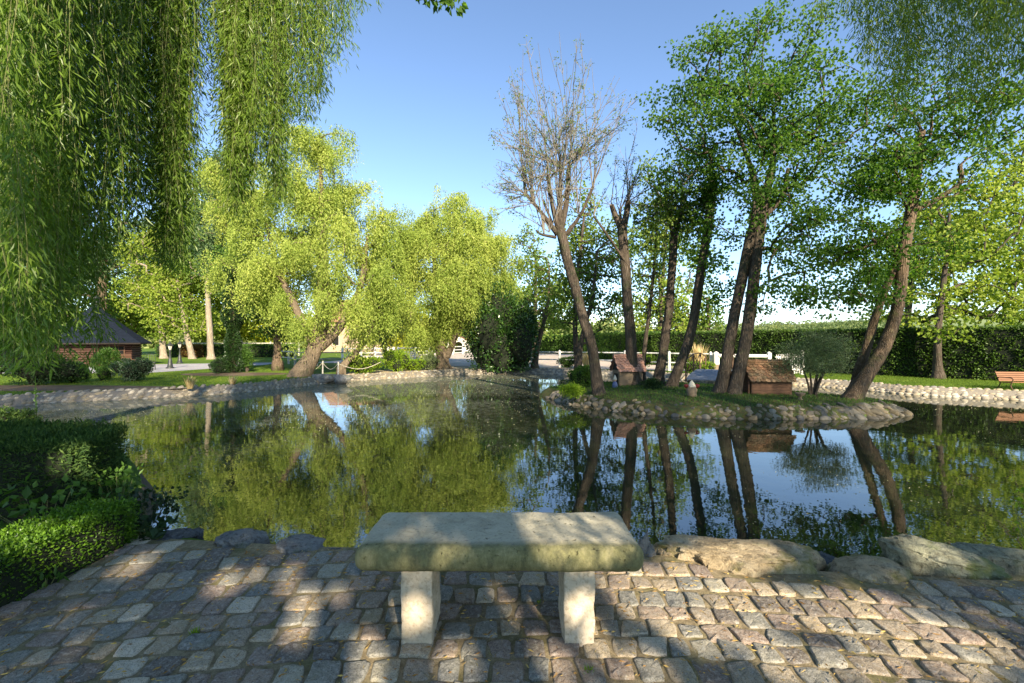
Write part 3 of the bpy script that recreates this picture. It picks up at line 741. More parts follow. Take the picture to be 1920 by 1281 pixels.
for sd in (1, -1):
    mb = MB(); pts = [A + ax*Lb*f + lt*sd*.55 + np.array([0, 0, bz(f)-.09]) for f in np.linspace(0, 1, 12)]; tube(mb, pts, .06, 4); mb.build('beam', M['planks'], root)

# ---------------------------------------------------------------- white post and rail fences
def post(root, c, h, w=.12, mat='white', cap=True, name='post'):
    mb = MB(); box(mb, (c[0], c[1], h/2), (w, w, h))
    if cap: lathe(mb, [(w*.62, h-.002), (w*.62, h+.03), (w*.3, h+.07), (.005, h+.085)], (c[0], c[1], 0), 8)
    return mb.build(name, M[mat], root)
def rail(root, a, b, za, zb, w=.075, mat='white'):
    mb = MB(); tube(mb, [(a[0], a[1], za), (b[0], b[1], zb)], w*.5, 8, cap=True); return mb.build('rail', M[mat], root)
def fence(pts, label, h=1.0, zr=(.95, .55), mat='white', group=None, w=.12, rw=.075, name='rail_fence'):
    root = thing(name, label, 'fence', (pts[0][0], pts[0][1], 0), group)
    for c in pts: post(root, c, h, w, mat)
    for a, b in zip(pts[:-1], pts[1:]):
        for z in zr: rail(root, a, b, z, z, rw, mat)
    return root
pA = [(1.2, 28.3), (2.9, 27.7), (4.7, 27.0), (6.5, 26.2)]
fence(pA, 'white rail fence before the far bright hedge, left of the island trunks', 1.0, (.95, .5))
pB = [(7.1, 25.9), (8.3, 25.1)]
fence([(6.9, 26.05), (8.6, 24.9), (10.3, 23.6)], 'white rail fence section behind the pink roofed duck house', 1.0, (.95, .45))
root = thing('rail_fence', 'white fence with thick rail and big capped post behind the footbridge', 'fence', (10.35, 23.3, 0))
mb = MB(); box(mb, (10.4, 23.2, .22), (.30, .30, .44)); mb.build('pedestal', M['render'], root)
mb = MB(); box(mb, (10.4, 23.2, .68), (.24, .24, .50)); lathe(mb, [(.15, .93), (.15, .97), (.10, 1.05), (.02, 1.09)], (10.4, 23.2, 0), 12); mb.build('post', M['white'], root)
rail(root, (10.5, 23.1), (12.6, 22.3), .88, .88, .17); rail(root, (10.5, 23.1), (12.6, 22.3), .42, .42, .12)
post(root, (12.6, 22.3), 1.02, .16)
# left behind the willows
pts = [(-17.9, 34.5), (-15.9, 32.4), (-14.3, 30.0), (-12.6, 29.4), (-10.9, 30.2)]
fence(pts, 'weathered pale post and rail fence curving beside the lawn left of the big willow', .95, (.88, .45), 'whitewood')
fl = [(-14.9, 40.0), (-13.6, 41.0), (-12.6, 41.9), (-11.6, 42.7), (-11.2, 43.1)]
fence(fl, 'white three rail fence seen between the two willow trunks', 1.0, (.95, .55, .18), w=.16, rw=.10)
fl = [(-10.9 + i*.9, 43.6 + i*3.1) for i in range(8)]
fence(fl, 'long white fence running away behind the right willow', 1.0, (.95, .55, .18), w=.15, rw=.10)
fl = [(-36, 50), (-33, 50.3), (-30, 50.6), (-27, 50.9), (-24, 51.2)]
fence(fl, 'pale rail fence behind the clipped hedge next to the log cabin', 1.5, (1.4, .9), 'whitewood', w=.16, rw=.12)
# picket gate
root = thing('picket_gate', 'white picket gate behind the silvery multi stemmed shrub', 'gate', (12.7, 22.0, 0))
mb = MB()
for k in range(14): box(mb, (12.78+.085*k, 21.98, .52), (.03, .025, .95 - .06*math.cos(k/13*math.pi*2)))
mb.build('pickets', M['white'], root)
mb = MB(); box(mb, (13.33, 22.01, .25), (1.2, .03, .07)); box(mb, (13.33, 22.01, .85), (1.2, .03, .07)); mb.build('rail', M['white'], root)
post(root, (14.02, 22.0), 1.1, .14)

# ---------------------------------------------------------------- slatted bench on the right lawn
gx, gy = G(1885, 733); root = thing('garden_bench', 'orange brown slatted garden bench with curved metal frame on the lawn by the pond', 'bench', (gx+1.30, gy+.28, 0), rz=-.10)
for k in range(5):
    mb = MB(); box(mb, (0, .18+.052*k*.55, .30+.062*k), (1.9, .022, .052), tilt=-.45); mb.build('slat', M['orange_wood'], root, local=True)
mb = MB()
for k in range(5): box(mb, (0, -.20+.078*k, .262-.004*k), (1.9, .062, .02))
mb.build('seat', M['orange_wood'], root, local=True)
for s in (-.92, .92):
    mb = MB()
    tube(mb, spline([(s, -.27, 0), (s, -.20, .14), (s, -.24, .25)], 8), .018, 6, cap=True)
    tube(mb, spline([(s, .28, 0), (s, .17, .16), (s, .18, .27), (s, .34, .60)], 12), .018, 6, cap=True)
    tube(mb, spline([(s, -.24, .25), (s, -.27, .38), (s, -.1, .41), (s, .24, .40)], 12), .016, 6, cap=True)
    tube(mb, [(s, -.24, .245), (s, .18, .235)], .014, 6, cap=True)
    mb.build('side_frame', M['rust'], root, local=True)

# ---------------------------------------------------------------- log cabin
hc = (-27.9, 30.5)
CS = .92
root = thing('log_cabin', 'octagonal red brown log cabin with steep dark blue shingle roof left of the lawn', 'cabin', (*hc, 0))
prof = [(2.62, 0)]
for k in range(10):
    z = k*.15; prof += [(2.56, z+.004), (2.63, z+.04), (2.64, z+.075), (2.63, z+.11), (2.56, z+.146)]
prof = [(a*CS, b) for a, b in prof]; mb = MB(); lathe(mb, prof, (*hc, 0), 8); mb.build('wall', M['logwood'], root)
mb = MB(); rows = 15; prof = []
for k in range(rows+1):
    f = k/rows; r = 2.92*(1-f)**1.0 + .05; z = 1.50 + 2.6*(.78*f + .22*f**2.2)
    prof += [(r + (.05 if k else 0), z - (.0 if k else 0)), (r - .0, z+.03)]
lathe(mb, [(2.88, 1.44)] + prof, (*hc, 0), 8); mb.build('roof', M['shingle'], root)
mb = MB(); lathe(mb, [(2.94, 1.43), (3.0, 1.43), (3.0, 1.51), (2.94, 1.52)], (*hc, 0), 8); mb.build('fascia', M['dark'], root)
mb = MB(); lathe(mb, [(.20, 3.9), (.20, 4.45), (.34, 4.47), (.30, 4.55), (.03, 4.72)], (*hc, 0), 10); mb.build('chimney', M['iron'], root)
fa = math.radians(-22.5); nrm = np.array([math.cos(fa), math.sin(fa)]); tg = np.array([-nrm[1], nrm[0]]); fc = np.array(hc) + nrm*2.245
mb = MB()
for s, l in ((-1, 0), (1, 0)): 
    c = fc + tg*s*.48; box(mb, (c[0], c[1], 1.02), (.06, .07, .62), rz=fa)
for z in (.72, 1.32): box(mb, (fc[0], fc[1], z), (.06, 1.03, .07), rz=fa)
w = mb.build('window', M['planks'], root)
mb = MB(); box(mb, (fc[0], fc[1], 1.02), (.03, .90, .54), rz=fa); pn = mb.build('pane', M['glass'], root); pn.parent = w
mb = MB(); 
for s in (-.15, .15): c = fc + tg*s; box(mb, (c[0]+nrm[0]*.02, c[1]+nrm[1]*.02, 1.02), (.02, .025, .54), rz=fa)
box(mb, (fc[0]+nrm[0]*.022, fc[1]+nrm[1]*.022, 1.02), (.02, .9, .025), rz=fa); mb.build('glazing_bar', M['planks'], root)

# seat by the cabin, metal chair
p = np.array(hc) + nrm*2.75
root = thing('wooden_seat', 'brown slatted wooden seat against the cabin wall below its window', 'bench', (p[0], p[1], 0), rz=fa+math.pi/2)
mb = MB()
for k in range(4): box(mb, (0, .2+.02*k, .48+.09*k), (1.5, .025, .07))
mb.build('backrest', M['planks'], root, local=True)
mb = MB()
for k in range(4): box(mb, (0, -.2+.1*k, .42), (1.5, .085, .03))
mb.build('seat', M['planks'], root, local=True)
for s in (-.7, .7):
    mb = MB(); box(mb, (s, -.18, .2), (.06, .06, .41)); box(mb, (s, .18, .2), (.06, .06, .41)); mb.build('leg', M['planks'], root, local=True)
cx, cyv = G(282, 694)
root = thing('metal_chair', 'thin dark metal garden chair at the right corner of the log cabin', 'chair', (cx, cyv, 0), rz=.6)
mb = MB(); box(mb, (0, 0, .43), (.42, .42, .025)); mb.build('seat', M['iron'], root, local=True)
mb = MB(); tube(mb, spline([(-.2, .2, .43), (-.2, .25, .8), (0, .27, .88), (.2, .25, .8), (.2, .2, .43)], 16), .014, 6)
for s in (-.1, 0, .1): tube(mb, [(s, .2, .44), (s, .26, .86)], .008, 5)
mb.build('backrest', M['iron'], root, local=True)
for sx in (-.19, .19):
    for sy in (-.19, .19): mb = MB(); tube(mb, [(sx, sy, .43), (sx*1.15, sy*1.15, 0)], .013, 6, cap=True); mb.build('leg', M['iron'], root, local=True)

# lamp posts
def lamp(u, v, vt, label, h=None):
    x, y = G(u, v); h = EYE - (vt-640.5)/FPX*y; s = h/1.6
    root = thing('lamp_post', label, 'lamp post', (x, y, 0), 'short lamp posts beside the gravel path')
    mb = MB(); lathe(mb, [(.22, 0), (.22, .05), (.15, .10), (.11, .35), (.085, .55), (.06, .60), (.05, .66), (.04, 1.05*s), (.055, 1.08*s), (.03, 1.12*s)], (0, 0, 0), 12); mb.build('post', M['iron'], root, smooth=True, local=True)
    mb = MB(); lathe(mb, [(.06, 1.12*s), (.12, 1.36*s), (.02, 1.37*s)], (0, 0, 0), 6); mb.build('lantern', M['lampglass'], root, local=True)
    mb = MB(); lathe(mb, [(.17, 1.36*s), (.16, 1.40*s), (.08, 1.50*s), (.03, 1.54*s), (.02, 1.60*s), (.004, 1.63*s)], (0, 0, 0), 6)
    for k in range(6): a = k*math.pi/3; tube(mb, [(.06*math.cos(a), .06*math.sin(a), 1.12*s), (.125*math.cos(a), .125*math.sin(a), 1.37*s)], .008, 4)
    mb.build('cap', M['iron'], root, local=True)
lamp(319, 691, 641, 'dark short lamp post at the lawn edge, the nearer one left of the path')
lamp(337, 681.5, 639, 'greyish lamp post on the sunny strip behind the gravel path')

# rope posts at the bank
for u, v, lab in ((605, 705, 'thin white rope post next to the left willow trunk'), (634, 708, 'taller thin white rope post on the bank before the green bushes')):
    x, y = G(u, v); mb = MB(); tube(mb, [(x, y, 0), (x+.01, y, .70)], [.035, .028], 8, cap=True); o = mb.build('rope_post', M['whitewood']); tag(o, lab, 'post')
a = np.array([*G(605, 705), .62]); b = np.array([*G(634, 708), .62]); c = b + np.array([1.6, 1.0, .02])
mb = MB()
for p, q in ((a, b), (b, c), (a, a + np.array([-1.2, .3, -.3]))): 
    tube(mb, [p*(1-f) + q*f - np.array([0, 0, .28*math.sin(math.pi*f)]) for f in np.linspace(0, 1, 10)], .011, 5)
tag(mb.build('rope', M['rope']), 'pale rope sagging between the two thin bank posts', 'rope')
for u, v, s, lab, sd in ((612, 708, .62, 'pale grey flat boulder on the bank under the rope posts', 81), (642, 709, .45, 'smaller bluish boulder on the bank right of the taller rope post', 83)):
    x, y = G(u, v, 0); V, F = rock_V(3, (s, s*.6, .28), sd, .3, flat=.4); mb = MB(); mb.add(V, F); o = mb.build('boulder', M['rock_grey'], smooth=True); o.location = (x, y-.1, .02); tag(o, lab, 'boulder')

# small white arched building
root = thing('arched_shed', 'small white gabled building with a dark arched opening far behind the right willow', 'shed', (-8.0, 68, 0))
mb = MB(); W2, H2, HP = 1.6, 1.65, 2.4
th = np.linspace(0, np.pi, 11); arch = [(.62, 0)] + [(.62*math.cos(t_), .95+.62*math.sin(t_)) for t_ in th] + [(-.62, 0)]
outl = [(-W2, 0), (-W2, H2), (0, HP), (W2, H2), (W2, 0)]
loop = outl + arch; tr = tessellate_polygon([[Vector((x, z, 0)) for x, z in loop]])
Vf = np.array([(x, 0, z) for x, z in loop]); Vb = Vf + np.array([0, .25, 0]); k = len(loop); i = np.arange(k); j = (i+1) % k
mb.add(np.r_[Vf, Vb], [np.array([list(t_) for t_ in tr]), np.array([list(t_) for t_ in tr])+k, np.stack([i, j, j+k, i+k], 1)])
box(mb, (-W2+.1, 1.8, H2/2), (.2, 3.1, H2)); box(mb, (W2-.1, 1.8, H2/2), (.2, 3.1, H2)); box(mb, (0, 3.5, H2/2), (2*W2-.1, .2, H2))
mb.build('wall', M['plaster'], root, local=True)
mb = MB()
for s in (-1, 1): mb.add([(s*1.8, -.15, H2-.1), (0, -.15, HP+.05), (0, 3.7, HP+.05), (s*1.8, 3.7, H2-.1), (s*1.8, -.15, H2-.02), (0, -.15, HP+.13), (0, 3.7, HP+.13), (s*1.8, 3.7, H2-.02)], np.array([[0, 1, 2, 3], [4, 5, 6, 7], [0, 1, 5, 4], [2, 3, 7, 6], [0, 3, 7, 4]]))
mb.build('roof', M['roofred'], root, local=True)
# tan house glimpsed behind the willows
root = thing('house', 'tan walled house with old red roof glimpsed behind the big willow', 'house', (-24.5, 74, 0))
mb = MB(); box(mb, (0, 0, 2.4), (9, 9, 4.8)); mb.add([(-4.5, -4.5, 4.8), (-4.5, 4.5, 4.8), (-4.5, 0, 8), (4.5, -4.5, 4.8), (4.5, 4.5, 4.8), (4.5, 0, 8)], np.array([[0, 1, 2], [3, 5, 4]])); mb.build('wall', M['tanwall'], root, local=True)
mb = MB()
for s in (-1, 1): mb.add([(-5, s*5, 4.5), (5, s*5, 4.5), (5, 0, 8.15), (-5, 0, 8.15), (-5, s*5, 4.68), (5, s*5, 4.68), (5, 0, 8.33), (-5, 0, 8.33)], np.array([[0, 1, 2, 3], [4, 5, 6, 7], [0, 1, 5, 4], [1, 2, 6, 5], [0, 3, 7, 4]]))
mb.build('roof', M['roofred'], root, local=True)
for x in (-2.4, 2.2):
    mb = MB(); box(mb, (x, -4.52, 1.7), (1.1, .08, 1.5)); w = mb.build('window', M['whitewood'], root, local=True)
    mb = MB(); box(mb, (x, -4.57, 1.7), (.9, .04, 1.3)); mb.build('pane', M['glass'], w, local=True)
SHADE = [(3.3, -7.0, 8.4, 2.4, 380, 80, 801, 'garden tree with dense crown standing just behind the viewer'), (-0.6, -7.5, 8.6, 3.0, 420, 80, 802, 'garden tree with wide crown standing behind the viewer on the left'), (6.8, -8.2, 9.5, 2.6, 240, 66, 804, 'garden tree behind the viewer on the right'), (12.5, -7, 12, 3.0, 140, 50, 803, 'tall garden tree behind the right weeping willow')]
# ---------------------------------------------------------------- tree kit
def sample_blobs(blobs, n, rng, shell=.6):
    """blobs: (u, v, ru, rv, y, ry) in photo pixels and metres -> world points in ellipsoids"""
    B = []
    for u, v, ru, rv, y, ry in blobs:
        c = P(u, v, y); B.append((*c, ru/FPX*y, ry, rv/FPX*y))
    B = np.array(B); vol = (B[:, 3]*B[:, 5])**1.0*np.sqrt(B[:, 4]); k = rng.choice(len(B), n, p=vol/vol.sum())
    d = rdir(rng, n); r = rng.random(n)**(1/3*(1-shell) + .12*shell)*rng.uniform(.82, 1.13, n)
    return B[k, :3] + d*r[:, None]*B[k, 3:6]
def px_path(pts, n=14):
    """pts: (u, v, y, radius) -> world path + radii"""
    q = np.array([[*P(u, v, y), r] for u, v, y, r in pts]); s = spline(q, n); return s[:, :3], s[:, 3]
def branch_out(mb, trunks, targets, rng, rtip=.012, attach=.45, k=5, up=.35, rmax=.5, sag=0.0, sides=5, minz=0, jit=.03, pen=.9):
    """grow limbs from the trunk paths to every target, joining earlier limbs where that is shorter"""
    N = []; par = []; cap = []
    for pts, rad in trunks:
        a = int(len(pts)*attach)
        for i in range(a, len(pts)):
            N.append(pts[i]); par.append(len(N)-2 if i > a else -1); cap.append(rad[i]*.75)
    n0 = len(N); N = list(N); base = np.array(N)
    order = np.argsort([np.min(np.linalg.norm(base-t, axis=1)) for t in targets])
    A = np.zeros((len(N)+len(targets)*k, 3)); A[:len(N)] = base; m = len(N); paths = []; tiproot = []
    for ti in order:
        t = targets[ti]; D = A[:m]; dv = t - D; d = np.linalg.norm(dv, axis=1)
        cost = d + pen*np.maximum(0, D[:, 2]-t[2]+.15*d)
        j = int(np.argmin(cost)); L = d[j]; s = D[j].copy()
        c1 = s + dv[j]*.4 + np.array([0, 0, up*L*.4]) + rng.normal(0, jit, 3)*L; 
        fs = np.linspace(0, 1, k+1)[1:, None]
        B = (1-fs)**2*s + 2*fs*(1-fs)*c1 + fs**2*t + rng.normal(0, jit*.4, (k, 3))*L
        B[-1] = t
        ids = list(range(m, m+k)); A[m:m+k] = B
        for q, idx in enumerate(ids): par.append(j if q == 0 else idx-1); cap.append(9)
        paths.append([j]+ids); m += k
    cnt = np.zeros(m)
    for p_ in paths: cnt[p_[-1]] += 1
    for i in range(m-1, n0-1, -1):
        if par[i] >= 0: cnt[par[i]] += cnt[i]
    rad = np.minimum(rtip*np.maximum(cnt, 1)**.5, rmax)
    for i in range(n0, m): 
        if par[i] < n0: cap[i] = cap[par[i]]
        else: cap[i] = min(cap[i], cap[par[i]])
    rad = np.minimum(rad, np.array(cap))
    for p_ in paths:
        r = rad[p_].copy(); r[0] = min(r[0], r[1]*1.15) if p_[0] >= n0 else r[1]*1.2
        r[-1] *= .6
        tube(mb, A[p_], r, sides)
def spray(mb, C, per, r, flat, L, W, rng, droop=.2, out=.6, center=None):
    n = len(C)*per; c = np.repeat(C, per, 0); off = rdir(rng, n)*(rng.random(n)**.5)[:, None]*r*np.array([1, 1, flat])
    d = unit(off)*out + rdir(rng, n)*.7 + np.array([0, 0, -droop])
    side = rdir(rng, n)*.7 + np.array([0, 0, 1.0]); 
    leaves(mb, c+off, d, L*rng.uniform(.7, 1.25, n), W*rng.uniform(.75, 1.2, n), rng, .2, side=np.cross(unit(d), side) + rdir(rng, n)*.35)
def droops(mb, C, per, r, rng, len_=(.6, 1.8), nl=16, L=.14, W=.04, spread=.05, tint=None, dome=.35, twig=None):
    """short hanging strands from dome shaped clumps"""
    n = len(C)*per; c = np.repeat(C, per, 0)
    a = rng.uniform(0, 2*np.pi, n); q = rng.random(n)**.5*r
    s = c + np.stack([q*np.cos(a), q*np.sin(a), dome*r*(1-(q/r)**2)], 1); ln = rng.uniform(*len_, n)
    if twig is not None:
        for i in range(0, n, 3):
            tube(twig, [s[i], s[i] + np.array([math.cos(a[i])*.1, math.sin(a[i])*.1, -ln[i]*.5]), s[i] + np.array([math.cos(a[i])*.12, math.sin(a[i])*.12, -ln[i]])], [.008, .006, .003], 3)
    f = np.tile(np.linspace(0, 1, nl), n) + rng.uniform(-.03, .03, n*nl)
    S = np.repeat(s, nl, 0); LN = np.repeat(ln, nl); AA = np.repeat(a, nl)
    bow = .14*np.sqrt(np.abs(f)); p = S + np.stack([np.cos(AA)*bow, np.sin(AA)*bow, -f*LN], 1) + rng.normal(0, spread, (n*nl, 3))*np.array([1, 1, .5])
    d = rdir(rng, n*nl)*.75 + np.array([0, 0, -.7])
    t = np.clip(np.repeat(rng.random(n), nl)*.5 + rng.random(n*nl)*.5, 0, 1)
    leaves(mb, p, d, L*rng.uniform(.7, 1.2, n*nl), W, rng, .2, rnd=t)
def flare(pts, rad, n):
    '''root flare and a foot that reaches below the ground'''
    rad = rad.copy(); f = spline(np.c_[pts, rad], n)
    if pts[0][2] < .45:
        h = f[:, 2]-f[0, 2]; f[:, 3] *= 1 + .38*np.exp(-h/.16) + .10*np.exp(-h/.6)
        foot = f[0].copy(); foot[2] -= .5; foot[:2] -= (f[3, :2]-f[0, :2])*.4; foot[3] *= 1.15; f = np.vstack([foot, f])
    return f
def make_tree(name, label, trunks, bark, blobs, ntar, leaf, foliage, seed, group=None, cat='tree', rtip=.012, attach=.45, up=.35, shell=.6, extra=None, pen=.9, rmax=.5, trunk_sides=12, stubs=None, wob=.07, clumps=0, clr=.6):
    """trunks: list of pixel paths; foliage: dict kind='spray'/'droop' + args"""
    rng = np.random.default_rng(seed)
    tsc = .8 if group == 'trees on the island' else (.72 if bark == 'bark_pale' else 1)
    tp = [px_path([(a_, b_, c_, d_*tsc) for a_, b_, c_, d_ in t], 18) for t in trunks]; b = tp[0][0][0]
    root = thing(name, label, cat, (b[0], b[1], 0), group)
    mb = MB()
    for i, (pts, rad) in enumerate(tp):
        fine = flare(pts, rad, 54); tube(mb, fine[:, :3], fine[:, 3], trunk_sides, cap=True, wob=wob, rng=rng)
    if stubs:
        for s in stubs: pts, rad = px_path(s, 8); tube(mb, pts, rad, 9, cap=True, wob=wob, rng=rng)
    CL = sample_blobs(blobs, clumps, rng, shell) if clumps else None
    def targets(n):
        if CL is None: return sample_blobs(blobs, n, rng, shell)
        return CL[rng.integers(len(CL), size=n)] + rdir(rng, n)*(rng.random(n)**.5)[:, None]*clr*np.array([1, 1, .8])
    T = targets(ntar)
    branch_out(mb, tp, T, rng, rtip, attach, 5, up, rmax, pen=pen)
    mb.build('trunk', M[bark], root, smooth=True)
    mb = MB(); kw = dict(foliage); kind = kw.pop('kind')
    if extra is not None: T = np.r_[T, targets(extra)]
    if kind == 'spray': spray(mb, T, rng=rng, **kw)
    else: droops(mb, T, rng=rng, **kw)
    mb.build('crown', M[leaf], root)
    return root
T_ = []   # (only for counting)
# ---------------------------------------------------------------- the two big sunlit willows across the pond
make_tree('willow_tree', 'tallest yellow green weeping willow with thick leaning trunk on the far bank', 
  [[(566, 706, 20.9, .42), (580, 675, 21.0, .36), (600, 620, 21.3, .33), (606, 520, 22, .26), (604, 400, 22.6, .16), (600, 290, 23, .06)],
   [(586, 665, 21.0, .24), (640, 610, 21.6, .20), (675, 540, 22.2, .15), (690, 440, 23, .07)],
   [(590, 650, 21.0, .22), (560, 590, 21.2, .18), (520, 500, 22.5, .12), (500, 420, 23.4, .06)],
   [(640, 690, 21.5, .14), (680, 645, 22, .12), (705, 590, 22.3, .08)]],
  'bark_willow', [(605, 320, 62, 90, 23, 2.6), (545, 400, 70, 90, 23.5, 2.6), (665, 400, 62, 90, 23.5, 2.4), (600, 470, 110, 80, 22.5, 3), (715, 470, 45, 80, 24, 2), (540, 520, 70, 60, 22, 2),
   (660, 540, 75, 60, 21.6, 2.2), (575, 580, 60, 45, 21, 1.3), (690, 590, 45, 42, 21.8, 1.6), (490, 400, 45, 80, 24.5, 2), (738, 560, 35, 60, 23, 1.6), (500, 480, 60, 60, 23.8, 1.8), (740, 440, 30, 50, 24.5, 1.4), (565, 625, 24, 24, 20.6, .6), (640, 640, 30, 24, 20.9, .7), (760, 480, 26, 60, 25, 1.4), (700, 540, 60, 60, 22.5, 2), (590, 262, 36, 36, 23, 1.4), (450, 330, 50, 50, 25.5, 2), (440, 400, 34, 70, 25.5, 1.6), (450, 510, 40, 50, 24.5, 1.6)],
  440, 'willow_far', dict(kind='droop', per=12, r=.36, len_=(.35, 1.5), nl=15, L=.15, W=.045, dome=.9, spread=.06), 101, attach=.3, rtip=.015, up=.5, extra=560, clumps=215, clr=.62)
make_tree('willow_tree', 'rounder yellow green weeping willow with twin trunk next to the dark laurel bush',
  [[(832, 692, 26.6, .38), (826, 650, 26.6, .31), (822, 590, 26.8, .26), (815, 500, 27.2, .15), (812, 430, 27.5, .07)],
   [(838, 670, 26.6, .20), (858, 620, 26.6, .17), (880, 560, 26.9, .13), (895, 470, 27.2, .07)],
   [(828, 620, 26.6, .2), (850, 520, 27, .13), (855, 430, 27.6, .07)]],
  'bark_willow', [(850, 420, 52, 52, 28, 2.6), (800, 480, 52, 72, 27.5, 2.4), (893, 470, 55, 70, 27.4, 2.4), (850, 530, 80, 60, 26.8, 2.8), (935, 515, 34, 60, 27.2, 1.8), (795, 570, 42, 50, 26.6, 1.6),
   (880, 585, 52, 40, 25.9, 1.5), (840, 590, 30, 35, 25.9, 1.0), (760, 540, 30, 55, 28.5, 1.5), (955, 560, 18, 30, 27, 1), (900, 420, 30, 30, 28, 1.5), (800, 620, 34, 24, 26.4, 1), (770, 480, 24, 50, 28, 1.4), (925, 620, 20, 24, 26.2, .8), (955, 480, 22, 40, 27.5, 1.4)],
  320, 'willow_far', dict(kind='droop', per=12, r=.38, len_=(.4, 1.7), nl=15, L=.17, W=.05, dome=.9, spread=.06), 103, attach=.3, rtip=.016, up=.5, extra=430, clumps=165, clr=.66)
make_tree('willow_tree', 'small silvery weeping willow between the two big willows', [[(724, 690, 31, .16), (722, 650, 31, .13), (722, 610, 31, .08)]],
  'bark_willow', [(722, 612, 34, 22, 31, 1.6), (740, 590, 26, 20, 32, 1.3), (805, 625, 22, 25, 33, 1.2)], 60, 'silver_leaf', dict(kind='droop', per=9, r=.6, len_=(.6, 1.6), nl=14, L=.18, W=.05), 105, attach=.5, rtip=.016, shell=.4)

# ---------------------------------------------------------------- island trees
rngT = np.random.default_rng(7)
def shoots(mb, lf, starts, ends, rng, r0=.02, n=8, twigs=6, tl=.5, bend=.35, leafn=3, L=.05, W=.03):
    """long ascending shoots with side twigs and sparse small leaves"""
    for s, e in zip(starts, ends):
        s, e = np.array(s), np.array(e); dv = e - s; Ln = np.linalg.norm(dv)
        out = dv*np.array([1, 1, .25]); c = s + out*.55*bend*1.0 + np.array([0, 0, dv[2]*.28]) + rng.normal(0, .04*Ln, 3)
        f = np.linspace(0, 1, n)[:, None]; B = (1-f)**2*s + 2*f*(1-f)*c + f*f*e + rng.normal(0, .012, (n, 3))
        rr = r0*(1-f[:, 0])**.8 + .004; tube(mb, B, rr, 5)
        for _ in range(twigs):
            g = rng.uniform(.2, .98); b = B[int(g*(n-1))]*(1-(g*(n-1))%1) + B[min(n-1, int(g*(n-1))+1)]*((g*(n-1))%1)
            d = unit(unit(dv) + rng.normal(0, .5, 3) + np.array([0, 0, .15])); l = tl*rng.uniform(.5, 1.3)*(1.15-g*.5)
            m_ = b + d*l*.5 + rng.normal(0, .02, 3); t = b + d*l + np.array([0, 0, .06*l]) + rng.normal(0, .02, 3)
            tube(mb, [b, m_, t], [.0075, .006, .003], 3)
            for q in range(2):
                d2 = unit(d + rng.normal(0, .6, 3)); tube(mb, [m_, m_ + d2*l*.45], [.005, .0025], 3); 
                if leafn: leaves(lf, m_ + d2*l*.45 + rng.normal(0, .02, (leafn, 3)), rdir(rng, leafn), L*rng.uniform(.6, 1.3, leafn), W, rng)
            if leafn: leaves(lf, t + rng.normal(0, .03, (leafn, 3)), rdir(rng, leafn), L*rng.uniform(.6, 1.3, leafn), W, rng)
def pollard(name, label, trunks, stubs, heads, ends_b, nsh, leaf, seed, bark='bark_dark', r0=.022, twigs=6, tl=.5, leafn=3, L=.06, W=.035, crown=None, wob=.08):
    rng = np.random.default_rng(seed); trunks = [[(a_, b_, c_, d_*.8) for a_, b_, c_, d_ in t] for t in trunks]; stubs = [[(a_, b_, c_, d_*.8) for a_, b_, c_, d_ in t] for t in stubs]; tp = [px_path(t, 18) for t in trunks]; b = tp[0][0][0]
    root = thing(name, label, 'tree', (b[0], b[1], 0), 'trees on the island'); mb = MB()
    for pts, rad in tp:
        fine = flare(pts, rad, 60); tube(mb, fine[:, :3], fine[:, 3], 14, cap=True, wob=wob, rng=rng)
    for s in stubs: pts, rad = px_path(s, 8); tube(mb, pts, rad, 9, cap=True, wob=wob, rng=rng)
    mb.build('trunk', M[bark], root, smooth=True)
    mb = MB(); lf = MB(); H = np.array([P(*h) for h in heads]); E = sample_blobs(ends_b, nsh, rng, .9)
    S = []
    for e in E:
        d = np.abs(H[:, 0]-e[0]) + .25*np.abs(H[:, 2]-e[2]); k = rng.choice(len(H), p=unit(1/(d+.3)**2)/unit(1/(d+.3)**2).sum()); S.append(H[k])
    shoots(mb, lf, S, E, rng, r0, 9, twigs, tl, leafn=leafn, L=L, W=W)
    mb.build('branches', M['twig'], root)
    if crown is not None:
        bl, nt, kw, lm = crown; T = sample_blobs(bl, nt, rng, .3); spray(lf, T, rng=rng, **kw)
    lf.build('crown', M[leaf], root)
    return root
